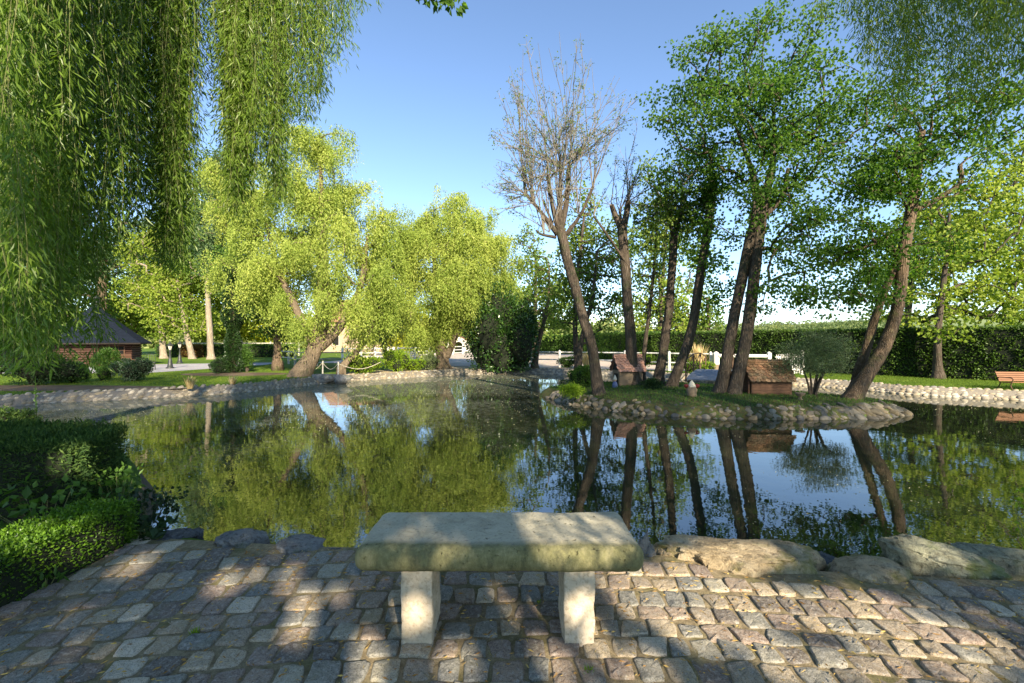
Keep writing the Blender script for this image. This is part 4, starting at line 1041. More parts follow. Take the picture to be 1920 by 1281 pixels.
pollard('pollard_tree', 'nearly leafless pollarded tree leaning left, with a fan of bare shoots',
  [[(1122, 744, 13.3, .20), (1112, 660, 13.3, .185), (1092, 590, 13.3, .18), (1070, 510, 13.4, .17), (1054, 445, 13.4, .18), (1048, 425, 13.4, .19)],
   [(1062, 440, 13.4, .09), (1090, 400, 13.3, .055), (1112, 350, 13.2, .05)]],
  [[(1050, 435, 13.4, .13), (1062, 380, 13.4, .10), (1067, 312, 13.4, .085)], [(1048, 430, 13.4, .12), (1036, 385, 13.4, .075), (1027, 328, 13.4, .055)],
   [(1046, 440, 13.4, .11), (1020, 405, 13.3, .07), (985, 362, 13.2, .055)], [(1050, 430, 13.4, .10), (1050, 350, 13.4, .07), (1052, 310, 13.4, .045)],
   [(1042, 445, 13.4, .06), (1016, 440, 13.2, .045), (1005, 432, 13.1, .03)], [(1036, 420, 13.5, .05), (1018, 375, 13.6, .04)]],
  [(1067, 314, 13.4), (1027, 340, 13.4), (985, 364, 13.2), (1052, 315, 13.4), (1112, 352, 13.2), (1040, 420, 13.4), (1048, 405, 13.4), (1030, 435, 13.3), (1052, 330, 13.4), (1020, 438, 13.2), (1000, 380, 13.2), (1085, 400, 13.3)],
  [(1045, 170, 80, 84, 13.4, 1.9), (965, 230, 50, 80, 13.2, 1.5), (1150, 220, 40, 80, 13.3, 1.5), (932, 300, 22, 90, 13.1, 1.2), (1000, 150, 50, 40, 13.4, 1.5), (1080, 120, 45, 36, 13.4, 1.2), (945, 380, 24, 40, 13.1, 1), (1170, 250, 24, 60, 13.2, 1)],
  96, 'poplar', 201, bark='bark_dark', r0=.013, twigs=8, tl=.5, leafn=2, L=.055, W=.035)
pollard('pollard_tree', 'straight pollarded trunk behind the pink roofed duck house with short cut stubs on top',
  [[(1192, 730, 15.4, .30), (1186, 690, 15.4, .24), (1180, 600, 15.4, .215), (1172, 500, 15.4, .20), (1167, 430, 15.4, .20), (1166, 422, 15.4, .20)],
   [(1182, 505, 15.3, .05), (1145, 450, 15.2, .05), (1113, 405, 15.1, .045)]],
  [[(1165, 432, 15.4, .15), (1152, 400, 15.4, .11), (1147, 384, 15.4, .09)], [(1168, 430, 15.4, .14), (1176, 395, 15.4, .12), (1178, 376, 15.4, .10)], [(1166, 430, 15.4, .08), (1162, 392, 15.4, .045)]],
  [(1147, 386, 15.4), (1178, 378, 15.4), (1178, 380, 15.4), (1162, 400, 15.4), (1113, 408, 15.1)],
  [(1185, 290, 42, 62, 15.4, 1.6), (1215, 350, 40, 70, 15.4, 1.5), (1110, 370, 30, 50, 15.1, 1.2), (1182, 250, 16, 30, 15.4, .6)], 20, 'maple', 203, r0=.018, twigs=6, tl=.6, leafn=2)
pollard('pollard_tree', 'slender dark trunk with light leafy shoots sprouting from its cut top',
  [[(1232, 726, 15.5, .25), (1240, 680, 15.5, .19), (1252, 600, 15.5, .175), (1259, 520, 15.5, .16), (1264, 445, 15.5, .16)]],
  [[(1263, 450, 15.5, .10), (1256, 415, 15.5, .07), (1252, 395, 15.5, .05)], [(1265, 450, 15.5, .10), (1274, 410, 15.5, .06), (1282, 385, 15.5, .04)]],
  [(1254, 400, 15.5), (1280, 390, 15.5), (1264, 440, 15.5)], [(1262, 330, 50, 60, 15.5, 1.6), (1290, 390, 45, 50, 15.5, 1.5), (1225, 400, 35, 50, 15.5, 1.2)], 34, 'poplar', 205, r0=.02, twigs=6, leafn=4, L=.10, W=.07,
  crown=([(1262, 350, 46, 62, 15.5, 1.5), (1225, 440, 30, 50, 15.5, 1), (1290, 430, 36, 40, 15.5, 1)], 130, dict(per=14, r=.32, flat=.7, L=.11, W=.08), None))
pollard('pollard_tree', 'island tree leaning right with a thick blunt cut top wrapped in leaves',
  [[(1258, 733, 14.8, .24), (1268, 700, 14.8, .19), (1297, 620, 14.8, .18), (1312, 520, 14.8, .175), (1328, 420, 14.8, .17), (1334, 352, 14.8, .20), (1335, 346, 14.8, .20)]],
  [], [(1334, 350, 14.8), (1330, 400, 14.8)], [(1340, 300, 40, 45, 14.8, 1.4), (1310, 380, 40, 60, 14.8, 1.4)], 20, 'maple', 207, r0=.02, twigs=6, leafn=4, L=.11, W=.08,
  crown=([(1335, 360, 28, 40, 14.8, .8), (1315, 450, 34, 60, 14.8, 1.0), (1350, 560, 30, 40, 14.8, .9), (1330, 500, 30, 40, 14.8, 1)], 120, dict(per=13, r=.30, flat=.7, L=.11, W=.08), None))
# sapling behind the straight trunk
make_tree('sapling', 'thin forked sapling growing behind the straight pollarded trunk', [[(1206, 724, 16.3, .09), (1208, 660, 16.3, .08), (1218, 580, 16.3, .06), (1228, 480, 16.3, .045), (1232, 380, 16.3, .02)]],
  'bark_dark', [(1230, 430, 45, 80, 16.3, 1.4), (1215, 540, 50, 60, 16.3, 1.3), (1255, 600, 25, 40, 16.3, .9)], 80, 'poplar', dict(kind='spray', per=14, r=.30, flat=.6, L=.11, W=.085), 209, attach=.25, rtip=.009)
ML = dict(kind='spray', per=40, r=.46, flat=.45, L=.092, W=.078, droop=.35)
make_tree('maple_tree', 'big dark green maple with two tall straight trunks joining beside the tile roofed duck house',
  [[(1375, 748, 12.9, .23), (1395, 650, 12.9, .20), (1412, 540, 12.9, .19), (1425, 430, 12.9, .17), (1440, 350, 12.9, .14), (1449, 290, 12.9, .09), (1450, 200, 12.9, .04)],
   [(1349, 745, 13.1, .23), (1365, 660, 13.1, .19), (1385, 550, 13.1, .18), (1404, 460, 13.0, .17), (1418, 400, 12.95, .16), (1412, 330, 13, .10), (1380, 240, 13, .04)],
   [(1430, 410, 12.9, .09), (1465, 370, 12.8, .075), (1478, 316, 12.8, .06)]],
  'bark_dark', [(1400, 140, 70, 60, 13, 2.2), (1330, 150, 62, 60, 13, 1.9), (1485, 120, 60, 62, 12.8, 2.2), (1275, 200, 45, 55, 13, 1.6), (1300, 120, 30, 40, 13, 1.2), (1360, 230, 100, 60, 13, 2.2), (1500, 210, 100, 75, 12.9, 2.4),
   (1420, 60, 40, 25, 13, 1.2), (1505, 60, 45, 25, 13, 1.3), (1560, 230, 50, 100, 12.6, 1.9), (1440, 320, 110, 60, 12.8, 2.0), (1530, 370, 80, 50, 12.5, 1.8), (1300, 300, 70, 40, 13.2, 1.6), (1500, 450, 60, 40, 12.4, 1.5), (1370, 400, 50, 50, 13, 1.6),
   (1470, 540, 60, 34, 12.3, 1.3), (1330, 250, 90, 30, 13, 1.6), (1240, 240, 24, 18, 13, .8), (1520, 570, 30, 22, 12.2, .8), (1380, 90, 60, 30, 13, 1.4)],
  470, 'maple', ML, 211, group='trees on the island', attach=.5, rtip=.0085, up=.3, shell=.25, extra=130, clumps=250, clr=.5)
make_tree('maple_tree', 'maple with two thick trunks leaning right over the tip of the island',
  [[(1596, 756, 12.2, .25), (1622, 706, 12.2, .21), (1656, 655, 12.25, .185), (1677, 600, 12.3, .18), (1688, 540, 12.4, .175), (1695, 470, 12.4, .18), (1712, 370, 12.4, .16), (1722, 290, 12.4, .14), (1728, 245, 12.4, .11)],
   [(1600, 738, 12.45, .17), (1613, 690, 12.6, .15), (1634, 620, 12.7, .135), (1655, 555, 12.6, .12), (1684, 490, 12.45, .11)],
   [(1700, 400, 12.4, .10), (1745, 380, 12.2, .085), (1798, 345, 12.0, .075), (1800, 310, 12, .06)], [(1712, 340, 12.4, .07), (1700, 300, 12.4, .06), (1692, 260, 12.4, .04)]],
  'bark_brown', [(1660, 300, 70, 60, 12.4, 2), (1740, 240, 80, 60, 12.3, 2), (1640, 400, 80, 70, 12.4, 1.8), (1720, 200, 80, 50, 12.4, 1.8), (1600, 480, 70, 50, 12.3, 1.5), (1590, 550, 80, 26, 12.1, 1.3), (1810, 250, 60, 50, 12, 1.7), (1720, 330, 90, 60, 12.2, 2),
   (1680, 150, 60, 60, 12.5, 1.5), (1850, 210, 50, 40, 11.8, 1.3), (1660, 480, 60, 60, 12.6, 1.6)],
  300, 'maple', ML, 213, group='trees on the island', attach=.4, rtip=.0085, up=.25, shell=.25, extra=80, clumps=190, clr=.55)

# ---------------------------------------------------------------- background trees
SP = lambda per=20, r=.8, L=.24, W=.19, flat=.6: dict(kind='spray', per=per, r=r, flat=flat, L=L, W=W, droop=.3)
bgT = 'trees behind the pond'
make_tree('garden_tree', 'big lime green tree at the right end of the dark hedge with trunk against it', [[(1759, 704, 19.6, .16), (1758, 640, 19.6, .13), (1765, 560, 19.6, .11), (1775, 480, 19.6, .08), (1780, 400, 19.6, .05)]],
  'bark_dark', [(1760, 480, 80, 60, 20.5, 2), (1830, 420, 90, 70, 21, 2.2), (1740, 570, 100, 40, 20.5, 1.5), (1850, 560, 70, 50, 20.5, 1.8), (1780, 380, 60, 60, 21, 2), (1770, 610, 34, 26, 18.6, .8)], 260, 'lime', SP(30, .6, .17, .14, .4), 301, group=bgT, rtip=.014, attach=.3)
make_tree('garden_tree', 'taller bright green tree rising above the hedge at the right edge', [[(1960, 690, 25, .3), (1955, 560, 25, .22), (1945, 400, 25, .12), (1940, 320, 25, .06)]],
  'bark_dark', [(1900, 340, 70, 70, 25, 2.6), (1960, 300, 60, 70, 25, 2.6), (1880, 460, 80, 70, 24.5, 2.6), (1930, 560, 70, 60, 24, 2.2), (1990, 440, 70, 90, 24, 2.6)], 260, 'lime', SP(30, .8, .2, .17, .45), 303, group=bgT, rtip=.016, attach=.3)
make_tree('garden_tree', 'deep green tree filling the space above the hedge right of the leaning maple', [[(1700, 640, 30, .2), (1705, 560, 30, .18), (1715, 480, 30, .1)]],
  'bark_dark', [(1690, 500, 60, 70, 30, 2.5), (1740, 440, 70, 70, 31, 2.5), (1660, 580, 40, 40, 30, 2)], 130, 'poplar', SP(26, .9, .24, .2), 305, group=bgT, rtip=.02, attach=.3)
for k, (lab, tr, bl, nt, lf, sd, y) in enumerate([
  ('slim light green tree seen just right of the bare pollard', [(1083, 690, .13), (1078, 600, .11), (1085, 500, .09), (1096, 400, .05)], [(1090, 400, 34, 60), (1080, 500, 45, 70), (1120, 470, 40, 60), (1060, 580, 40, 45)], 150, 'poplar', 311, 21),
  ('multi stemmed light green tree behind the first two island trunks', [(1085, 700, .12), (1090, 640, .11), (1110, 560, .08), (1120, 470, .05)], [(1130, 560, 50, 60), (1110, 640, 30, 30), (1150, 470, 40, 60), (1100, 530, 40, 70)], 120, 'poplar', 313, 20),
  ('airy light green tree above the far hedge behind the third island trunk', [(1235, 690, .22), (1240, 560, .18), (1250, 420, .08)], [(1240, 400, 60, 60), (1215, 480, 60, 70), (1280, 500, 60, 70), (1200, 580, 60, 40), (1215, 330, 22, 60)], 170, 'poplar', 315, 38),
  ('yellowish slim trunked tree at the gate posts of the white fence', [(1244, 690, .16), (1240, 600, .13), (1236, 520, .06)], [(1240, 560, 44, 44), (1260, 620, 50, 30), (1200, 600, 30, 40)], 70, 'lime', 317, 34),
  ('pale feathery tree behind the leaning young tree by the laurel bush', [(1000, 670, .25), (1004, 560, .2), (1004, 480, .1)], [(1000, 520, 34, 50), (1020, 600, 34, 36), (985, 580, 20, 40), (1050, 560, 30, 50)], 120, 'poplar', 319, 48),
  ('green bushy tree standing beyond the hedge right of the leaning pollard', [(1330, 690, .2), (1330, 640, .2), (1326, 560, .1)], [(1325, 600, 30, 26), (1290, 620, 36, 20), (1260, 590, 30, 30), (1320, 560, 18, 20)], 90, 'poplar', 321, 44)]):
    make_tree('garden_tree', lab, [[(u, v, y, r) for u, v, r in tr]], 'bark_dark', [(u, v, a, b, y + .5, a/FPX*y*.9) for u, v, a, b in bl], nt, lf, SP(24, .024*y, .0068*y, .0055*y, .6), sd, group=bgT, rtip=.0006*y, attach=.3, shell=.3)
make_tree('young_tree', 'young tree with bare leaning trunk just right of the dark laurel bush', [[(1003, 690, 26.5, .19), (1006, 660, 26.5, .15), (1018, 610, 26.5, .12), (1028, 560, 26.6, .09), (1030, 500, 26.7, .04)]],
  'bark_brown', [(1020, 560, 40, 40, 26.5, 1.8), (1050, 600, 30, 30, 26.5, 1.4), (1000, 500, 28, 36, 27, 1.4), (990, 455, 22, 26, 27, 1.1)], 110, 'poplar', SP(20, .5, .15, .12), 323, group=bgT, rtip=.012, attach=.4)
# left side trees
lf_trees = [
 ('pale curved trunked tree nearest the log cabin in the left park', [(307, 672, .38), (303, 620, .34), (296, 560, .26), (300, 500, .14)], [(290, 480, 50, 60), (340, 460, 40, 60), (270, 560, 40, 40), (330, 560, 30, 40)], 150, 'lime', 401, 43),
 ('pale trunk leaning left behind the lamp posts', [(361, 674, .36), (350, 625, .30), (342, 580, .24), (332, 520, .12)], [(340, 540, 50, 50), (370, 600, 40, 30), (310, 600, 30, 28)], 110, 'lime', 403, 42),
 ('tall straight pale trunk between the lamp posts and the dark cypress', [(396, 672, .36), (392, 600, .32), (388, 520, .24), (390, 430, .12)], [(390, 400, 50, 70), (370, 480, 50, 50), (420, 500, 40, 60)], 150, 'poplar', 405, 41),
 ('golden yellow tree behind the straight pale trunk', [(430, 650, .35), (430, 560, .3), (430, 500, .15)], [(400, 600, 55, 45), (460, 590, 60, 50), (430, 530, 70, 40), (500, 610, 50, 34)], 220, 'golden', 407, 52),
 ('yellow green spreading tree far behind the log cabin', [(250, 650, .4), (255, 560, .3), (260, 500, .15)], [(250, 560, 60, 50), (300, 600, 50, 36), (220, 590, 50, 40), (320, 520, 50, 40)], 190, 'lime', 409, 58),
 ('tall greyish tree whose top shows beneath the hanging willow curtain', [(190, 640, .45), (192, 520, .36), (200, 440, .15)], [(210, 480, 60, 50), (260, 450, 50, 50), (150, 500, 50, 60), (290, 430, 34, 30)], 130, 'blue_leaf', 411, 46),
 ('tall bluish green birch like tree left of the tallest willow', [(440, 660, .3), (440, 520, .22), (436, 400, .1)], [(420, 350, 44, 60), (450, 430, 44, 70), (395, 440, 40, 70), (470, 520, 40, 60), (400, 330, 30, 40)], 190, 'blue_leaf', 413, 28),
 ('dark green tree in the shade directly left of the tallest willow trunk', [(520, 680, .2), (518, 620, .16), (505, 540, .08)], [(500, 560, 46, 50), (530, 610, 34, 36), (470, 540, 44, 40), (440, 500, 40, 40)], 170, 'shrub', 415, 25),
 ('low golden tree behind the white fence between the willows', [(700, 660, .2), (700, 630, .16), (702, 600, .1)], [(700, 625, 26, 22), (740, 630, 30, 22), (770, 600, 30, 30)], 60, 'golden', 417, 52),
 ('dull green tree at the left edge of the park behind the shaded bush', [(60, 650, .4), (60, 560, .3), (60, 480, .1)], [(60, 560, 80, 60), (0, 520, 60, 80), (120, 500, 60, 60), (110, 600, 50, 36)], 190, 'lime', 419, 48),
 ('green tree behind the arched white shed', [(880, 640, .4), (880, 560, .3), (880, 500, .1)], [(860, 600, 50, 40), (930, 560, 50, 50), (800, 600, 50, 36)], 120, 'poplar', 421, 80)]
for lab, tr, bl, nt, lf, sd, y in lf_trees:
    make_tree('park_tree', lab, [[(u, v, y, r) for u, v, r in tr]], 'bark_pale' if sd in (401, 403, 405) else 'bark_brown', [(u, v, a, b, y + .6, a/FPX*y*.9) for u, v, a, b in bl], int(nt*1.6), lf, SP(46, .026*y, .0052*y, .0042*y, .55), sd, group='trees in the park on the left', rtip=.0006*y, attach=.3, shell=.3)

# ---------------------------------------------------------------- overhanging weeping willow (left) and its strands
def strand_leaves(mb, tw, tops, lens, rng, sway=.06, gap=.021, L=.098, W=.0155, tr=.0024, sub=3):
    for s, ln in zip(tops, lens):
        n = max(6, int(ln/.16)); f = np.linspace(0, 1, n); a = rng.uniform(0, 6.28); ph = rng.uniform(0, 6.28)
        w = sway*ln*.25
        pts = np.stack([s[0] + w*f**1.5*math.cos(a) + .05*np.sin(f*ln*2.3+ph), s[1] + w*f**1.5*math.sin(a) + .05*np.sin(f*ln*2.0+ph*2), s[2] - ln*f], 1)
        tube(tw, pts, np.linspace(tr, .0012, n), 3)
        m = int(ln/gap); g = rng.random(m)**.85; bun = rng.uniform(.25, .55); g = np.clip(g + .6*bun/ln*np.sin(g*ln*2*np.pi/bun)/6.28*1.2, 0, 1); p = np.stack([np.interp(g, f, pts[:, c]) for c in range(3)], 1)
        side = rng.uniform(0, 6.28, m); o = np.stack([np.cos(side), np.sin(side), np.zeros(m)], 1)
        # short side shoots carry the leaves a little way off the strand
        p = p + o*(rng.random(m)**1.3*.17)[:, None] + np.array([0, 0, -1])*(rng.random(m)*.05)[:, None]
        d = o*rng.uniform(.1, .95, m)[:, None] + np.array([0, 0, -.9]) + rdir(rng, m)*.45
        base = rng.random()*.45
        leaves(mb, p, d, L*rng.uniform(.6, 1.25, m), W*rng.uniform(.8, 1.2, m), rng, .25, rnd=np.clip(base + rng.random(m)*.55, 0, 1))
rng = np.random.default_rng(501)
# curtain outline: (u, lowest v, half width px, strands, near y, far y)
curt = [(0, 690, 50, 50, 3.0, 5.5), (90, 680, 30, 30, 3.6, 6), (20, 650, 40, 60, 3.0, 5.5), (70, 690, 40, 60, 3.4, 6), (110, 620, 30, 50, 3.6, 6), (168, 700, 8, 14, 4.4, 5.4), (200, 500, 20, 36, 4, 6.5), (130, 540, 46, 55, 4.5, 7),
        (240, 420, 22, 36, 4.5, 6.5), (250, 480, 6, 8, 5, 6), (280, 430, 26, 30, 5, 7), (325, 510, 15, 70, 5.4, 6.6), (322, 450, 28, 50, 5.2, 7), (345, 330, 18, 22, 5.5, 7), (370, 190, 14, 12, 5.5, 7.5), (400, 150, 12, 8, 5.5, 7.5),
        (430, 240, 22, 26, 5.5, 7.5), (442, 360, 15, 55, 5.8, 7), (450, 415, 9, 40, 6, 6.8), (462, 340, 14, 30, 6, 7), (480, 290, 26, 34, 5.6, 7.5), (520, 400, 8, 34, 6.2, 7), (510, 310, 22, 28, 5.8, 7.4), (545, 245, 22, 30, 5.8, 7.6), (580, 225, 20, 26, 6, 7.6), (605, 190, 14, 16, 6, 7.4),
        (625, 120, 20, 20, 6, 7.5), (645, 130, 6, 5, 6.2, 7), (655, 60, 12, 8, 6.2, 7.4), (690, 30, 20, 8, 6.2, 7.4), (560, 90, 60, 40, 6, 8), (450, 110, 70, 50, 6, 8), (320, 200, 45, 46, 5.5, 8), (200, 300, 80, 70, 5, 8), (60, 350, 70, 70, 3.2, 6)]
tops, lens = [], []
for u, vb, hw, k, y0, y1 in curt:
    for _ in range(int(k*1.02)):
        y = rng.uniform(y0, y1); uu = u + rng.normal(0, hw*.55); vbb = vb - abs(rng.normal(0, 1))*(40 if hw < 16 else 65)*(1 if rng.random() < .75 else 2.2)
        p = P(uu, vbb, y); zt = rng.uniform(6.3, 7.6) + .25*(y-5)
        ln = max(.4, min(zt-p[2], 5.6)); tops.append((p[0], p[1], p[2]+ln)); lens.append(ln)
# the rest of the crown, out of the picture, behind and above
WT = np.array([-6.6, -.6, 0])
for _ in range(360):
    a = rng.uniform(0, 6.28); r = 4.9*math.sqrt(rng.random()); x, y = WT[0]+r*math.cos(a), WT[1]+r*math.sin(a)
    if y > 2.2 or abs(x)/max(y, .01) < 1.2 and y > 0: continue
    zt = (12.6 - .10*r*r)*rng.uniform(.72, 1); tops.append((x, y, zt)); lens.append(rng.uniform(2.2, 4.8))
for _ in range(520):  # extra unseen strands added so the crown shades the left lawn
    x, y = rng.uniform(-12.5, -6.6), rng.uniform(-5.5, 4.2)
    if abs(x)/max(y, .01) < 1.45 and y > 0: continue
    tops.append((x, y, rng.uniform(8.5, 12.4))); lens.append(rng.uniform(2.2, 5))
for _ in range(15):      # unseen strands added behind the viewer to streak the sunlight on the bench
    tops.append((rng.uniform(1.25, 2.2), rng.uniform(-1.7, -.9), rng.uniform(6, 6.6))); lens.append(rng.uniform(3.6, 4.7))
root = thing('weeping_willow', 'huge overhanging weeping willow with long dark green curtains filling the upper left', 'tree', tuple(WT))
lf, tw, tk = MB(), MB(), MB()
strand_leaves(lf, tw, tops, lens, rng)
tpath = spline(np.array([[-6.6, -.6, 0, .50], [-6.5, -.5, 1.6, .40], [-6.3, -.2, 3.4, .36], [-6.0, .3, 5.2, .28], [-5.6, .8, 7.0, .18], [-5.2, 1.2, 8.4, .1]]), 40)
tube(tk, tpath[:, :3], tpath[:, 3], 14, cap=True, wob=.06, rng=rng)
TT = np.array(tops); sel = TT[rng.choice(len(TT), 230, replace=False)]
branch_out(tk, [(tpath[::2, :3], tpath[::2, 3])], sel, rng, .009, .4, 5, .45, .16, jit=.02)
# every strand top hangs from a twig reaching to its nearest limb end
for t_, s in zip(tops[::2], lens[::2]):
    q = sel[np.argmin(np.linalg.norm(sel-np.array(t_), axis=1))]; t_ = np.array(t_); tube(tk, [q, (q+t_)/2 + np.array([0, 0, .08]), t_], [.008, .006, .004], 3)
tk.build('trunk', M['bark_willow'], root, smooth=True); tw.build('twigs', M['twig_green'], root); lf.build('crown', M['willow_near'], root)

# right weeping willow
rng = np.random.default_rng(503)
curt = [(1545, 50, 14, 12, 6, 7), (1552, 62, 6, 4, 6, 7), (1600, 60, 14, 16, 6, 7.4), (1625, 130, 14, 16, 5.8, 7.2), (1650, 100, 12, 12, 6, 7), (1660, 190, 14, 14, 6, 7.2), (1690, 230, 14, 22, 6, 7.2), (1700, 140, 22, 26, 6, 7.6), (1740, 150, 26, 24, 6, 8), (1780, 190, 24, 22, 5.6, 7.6),
        (1820, 220, 20, 20, 5.4, 7.4), (1855, 330, 7, 9, 5.6, 6.4), (1860, 160, 22, 26, 5.2, 7), (1900, 150, 22, 26, 5, 6.6), (1915, 190, 12, 8, 5, 6), (1780, 60, 90, 60, 6, 8.5), (1900, 60, 60, 30, 5, 7), (1715, 300, 12, 8, 6, 7), (1960, 230, 40, 30, 4.6, 6.5), (2040, 300, 60, 40, 4.4, 6.5)]
tops, lens = [], []
for u, vb, hw, k, y0, y1 in curt:
    for _ in range(int(k*.7)):
        y = rng.uniform(y0, y1); uu = u + rng.normal(0, hw*.55); vbb = vb - abs(rng.normal(0, 1))*60
        p = P(uu, vbb, y); zt = rng.uniform(6.9, 8.0) + .25*(y-5); ln = max(.4, min(zt-p[2], 4.6)); tops.append((p[0], p[1], p[2]+ln)); lens.append(ln)
WR = np.array([9.6, 1.5, 0])
for _ in range(800):
    a = rng.uniform(0, 6.28); r = 5.4*math.sqrt(rng.random()); x, y = WR[0]+r*math.cos(a), WR[1]+r*math.sin(a)
    if x/max(y, .01) < 1.35 and y > 0: continue
    zt = (10.6 - .07*r*r)*rng.uniform(.75, 1); tops.append((x, y, zt)); lens.append(rng.uniform(2.4, 5.2))
root = thing('weeping_willow', 'weeping willow hanging its thin strands into the upper right corner', 'tree', tuple(WR))
lf, tw, tk = MB(), MB(), MB()
strand_leaves(lf, tw, tops, lens, rng)
tpath = spline(np.array([[9.6, 1.5, 0, .50], [9.5, 1.7, 1.6, .40], [9.3, 2.1, 3.4, .34], [9.0, 2.6, 5.2, .26], [8.7, 3.0, 7.0, .16], [8.4, 3.3, 8.6, .09]]), 40)
tube(tk, tpath[:, :3], tpath[:, 3], 14, cap=True, wob=.06, rng=rng)
TT = np.array(tops); sel = TT[rng.choice(len(TT), 170, replace=False)]
branch_out(tk, [(tpath[::2, :3], tpath[::2, 3])], sel, rng, .009, .4, 5, .45, .16, jit=.02)
for t_ in tops[::2]:
    q = sel[np.argmin(np.linalg.norm(sel-np.array(t_), axis=1))]; t_ = np.array(t_); tube(tk, [q, (q+t_)/2 + np.array([0, 0, .08]), t_], [.008, .006, .004], 3)
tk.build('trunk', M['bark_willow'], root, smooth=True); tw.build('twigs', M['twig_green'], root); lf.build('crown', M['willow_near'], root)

# unseen trees behind the viewer; crowns shaped to break up sunlight on the paving
def shade_tree(x, y, h, r, nt, per, seed, lab, zlo=.35):
    rng = np.random.default_rng(seed); root = thing('garden_tree', lab, 'tree', (x, y, 0), 'trees behind the viewer'); mb = MB()
    tp = spline(np.array([[x, y, 0, .3], [x+.1, y, h*.3, .22], [x, y+.1, h*.6, .14], [x, y, h*.9, .05]]), 20); tube(mb, tp[:, :3], tp[:, 3], 10, wob=.06, rng=rng)
    d = rdir(rng, nt)*(rng.random(nt)**.4)[:, None]; T = np.array([x, y, h*(zlo+1)/2]) + d*np.array([r, r, h*(1-zlo)/2])
    s = np.array(sun_dir); hz = unit(s[:2]); keep = np.ones(len(T), bool)
    for wx, wy, wz, ra, rb in SUN_GAPS:
        q = T[:, :2] - s[:2]*((T[:, 2:3]-wz)/s[2]) - np.array([wx, wy]); keep &= ~(((q@hz)/(rb+.1))**2 + ((q@np.array([-hz[1], hz[0]]))/(ra+.1))**2 < 1)
    branch_out(mb, [(tp[:, :3], tp[:, 3])], T[keep], rng, .006, .3, rmax=.08); mb.build('trunk', M['bark_dark'], root, smooth=True)
    n = len(T)*per; c = np.repeat(T, per, 0); p = c + rdir(rng, n)*(rng.random(n)**.5)[:, None]*.45*np.array([1, 1, .5])
    s = np.array(sun_dir); keep = np.ones(n, bool); hz = unit(s[:2])
    for wx, wy, wz, ra, rb in SUN_GAPS:      # leaves cut away along sun rays to light chosen patches
        q = p[:, :2] - s[:2]*((p[:, 2:3]-wz)/s[2]) - np.array([wx, wy]); al = q@hz; ac = q@np.array([-hz[1], hz[0]])
        keep &= ~(((al/(rb+.05))**2 + (ac/(ra+.035))**2 < 1))
    p = p[keep]; n = len(p); lf = MB(); d = unit(rdir(rng, n) + np.array([0, 0, -.3])); leaves(lf, p - d*.05, d, .10*rng.uniform(.7, 1.2, n), .085, rng, .2); lf.build('crown', M['maple'], root)
SUN_GAPS = []  # spots kept sunlit by holes cut in the unseen crowns
for u, v in ((1075, 995),):
    gy = (EYE-.53)*FPX/(v-640.5); SUN_GAPS.append(((u-960)/FPX*gy, gy, .53, .27, .40))
for u, v, ra, rb, z in ((1230, 1110, .30, .35, .02), (1400, 1125, .34, .26, .02), (1600, 1150, .34, .22, .02), (1370, 1045, .40, .22, .1), (1790, 1215, .30, .16, .02), (1660, 1250, .16, .10, .02), (1300, 1180, .16, .2, .02), (1430, 1210, .12, .12, .02), (1520, 1245, .22, .12, .02), (1205, 1250, .12, .10, .02), (640, 1110, .05, .12, .02), (420, 1090, .07, .16, .02),
    (1030, 1235, .08, .12, .02), (1100, 1175, .05, .35, .02), (880, 1105, .10, .12, .02), (940, 1130, .05, .18, .02), (250, 1062, .10, .16, .02), (545, 1085, .07, .14, .02), (572, 1130, .06, .16, .02), (560, 1180, .07, .12, .02), (690, 1235, .06, .22, .02), (860, 1240, .10, .1, .02),
    (1760, 1040, .22, .10, .15), (1880, 1150, .12, .12, .02), (780, 1150, .05, .16, .2), (1085, 1140, .06, .16, .2), (1150, 1240, .06, .12, .02), (900, 1180, .06, .2, .02), (20, 1000, .2, .2, .3), (110, 1010, .12, .3, .3), (190, 840, .5, .3, .7)):
    gy = (EYE-z)*FPX/(v-640.5); SUN_GAPS.append(((u-960)/FPX*gy, gy, z, ra, rb))
for a in SHADE: shade_tree(*a)
# overhanging sprig at the top of the view
rng = np.random.default_rng(601)
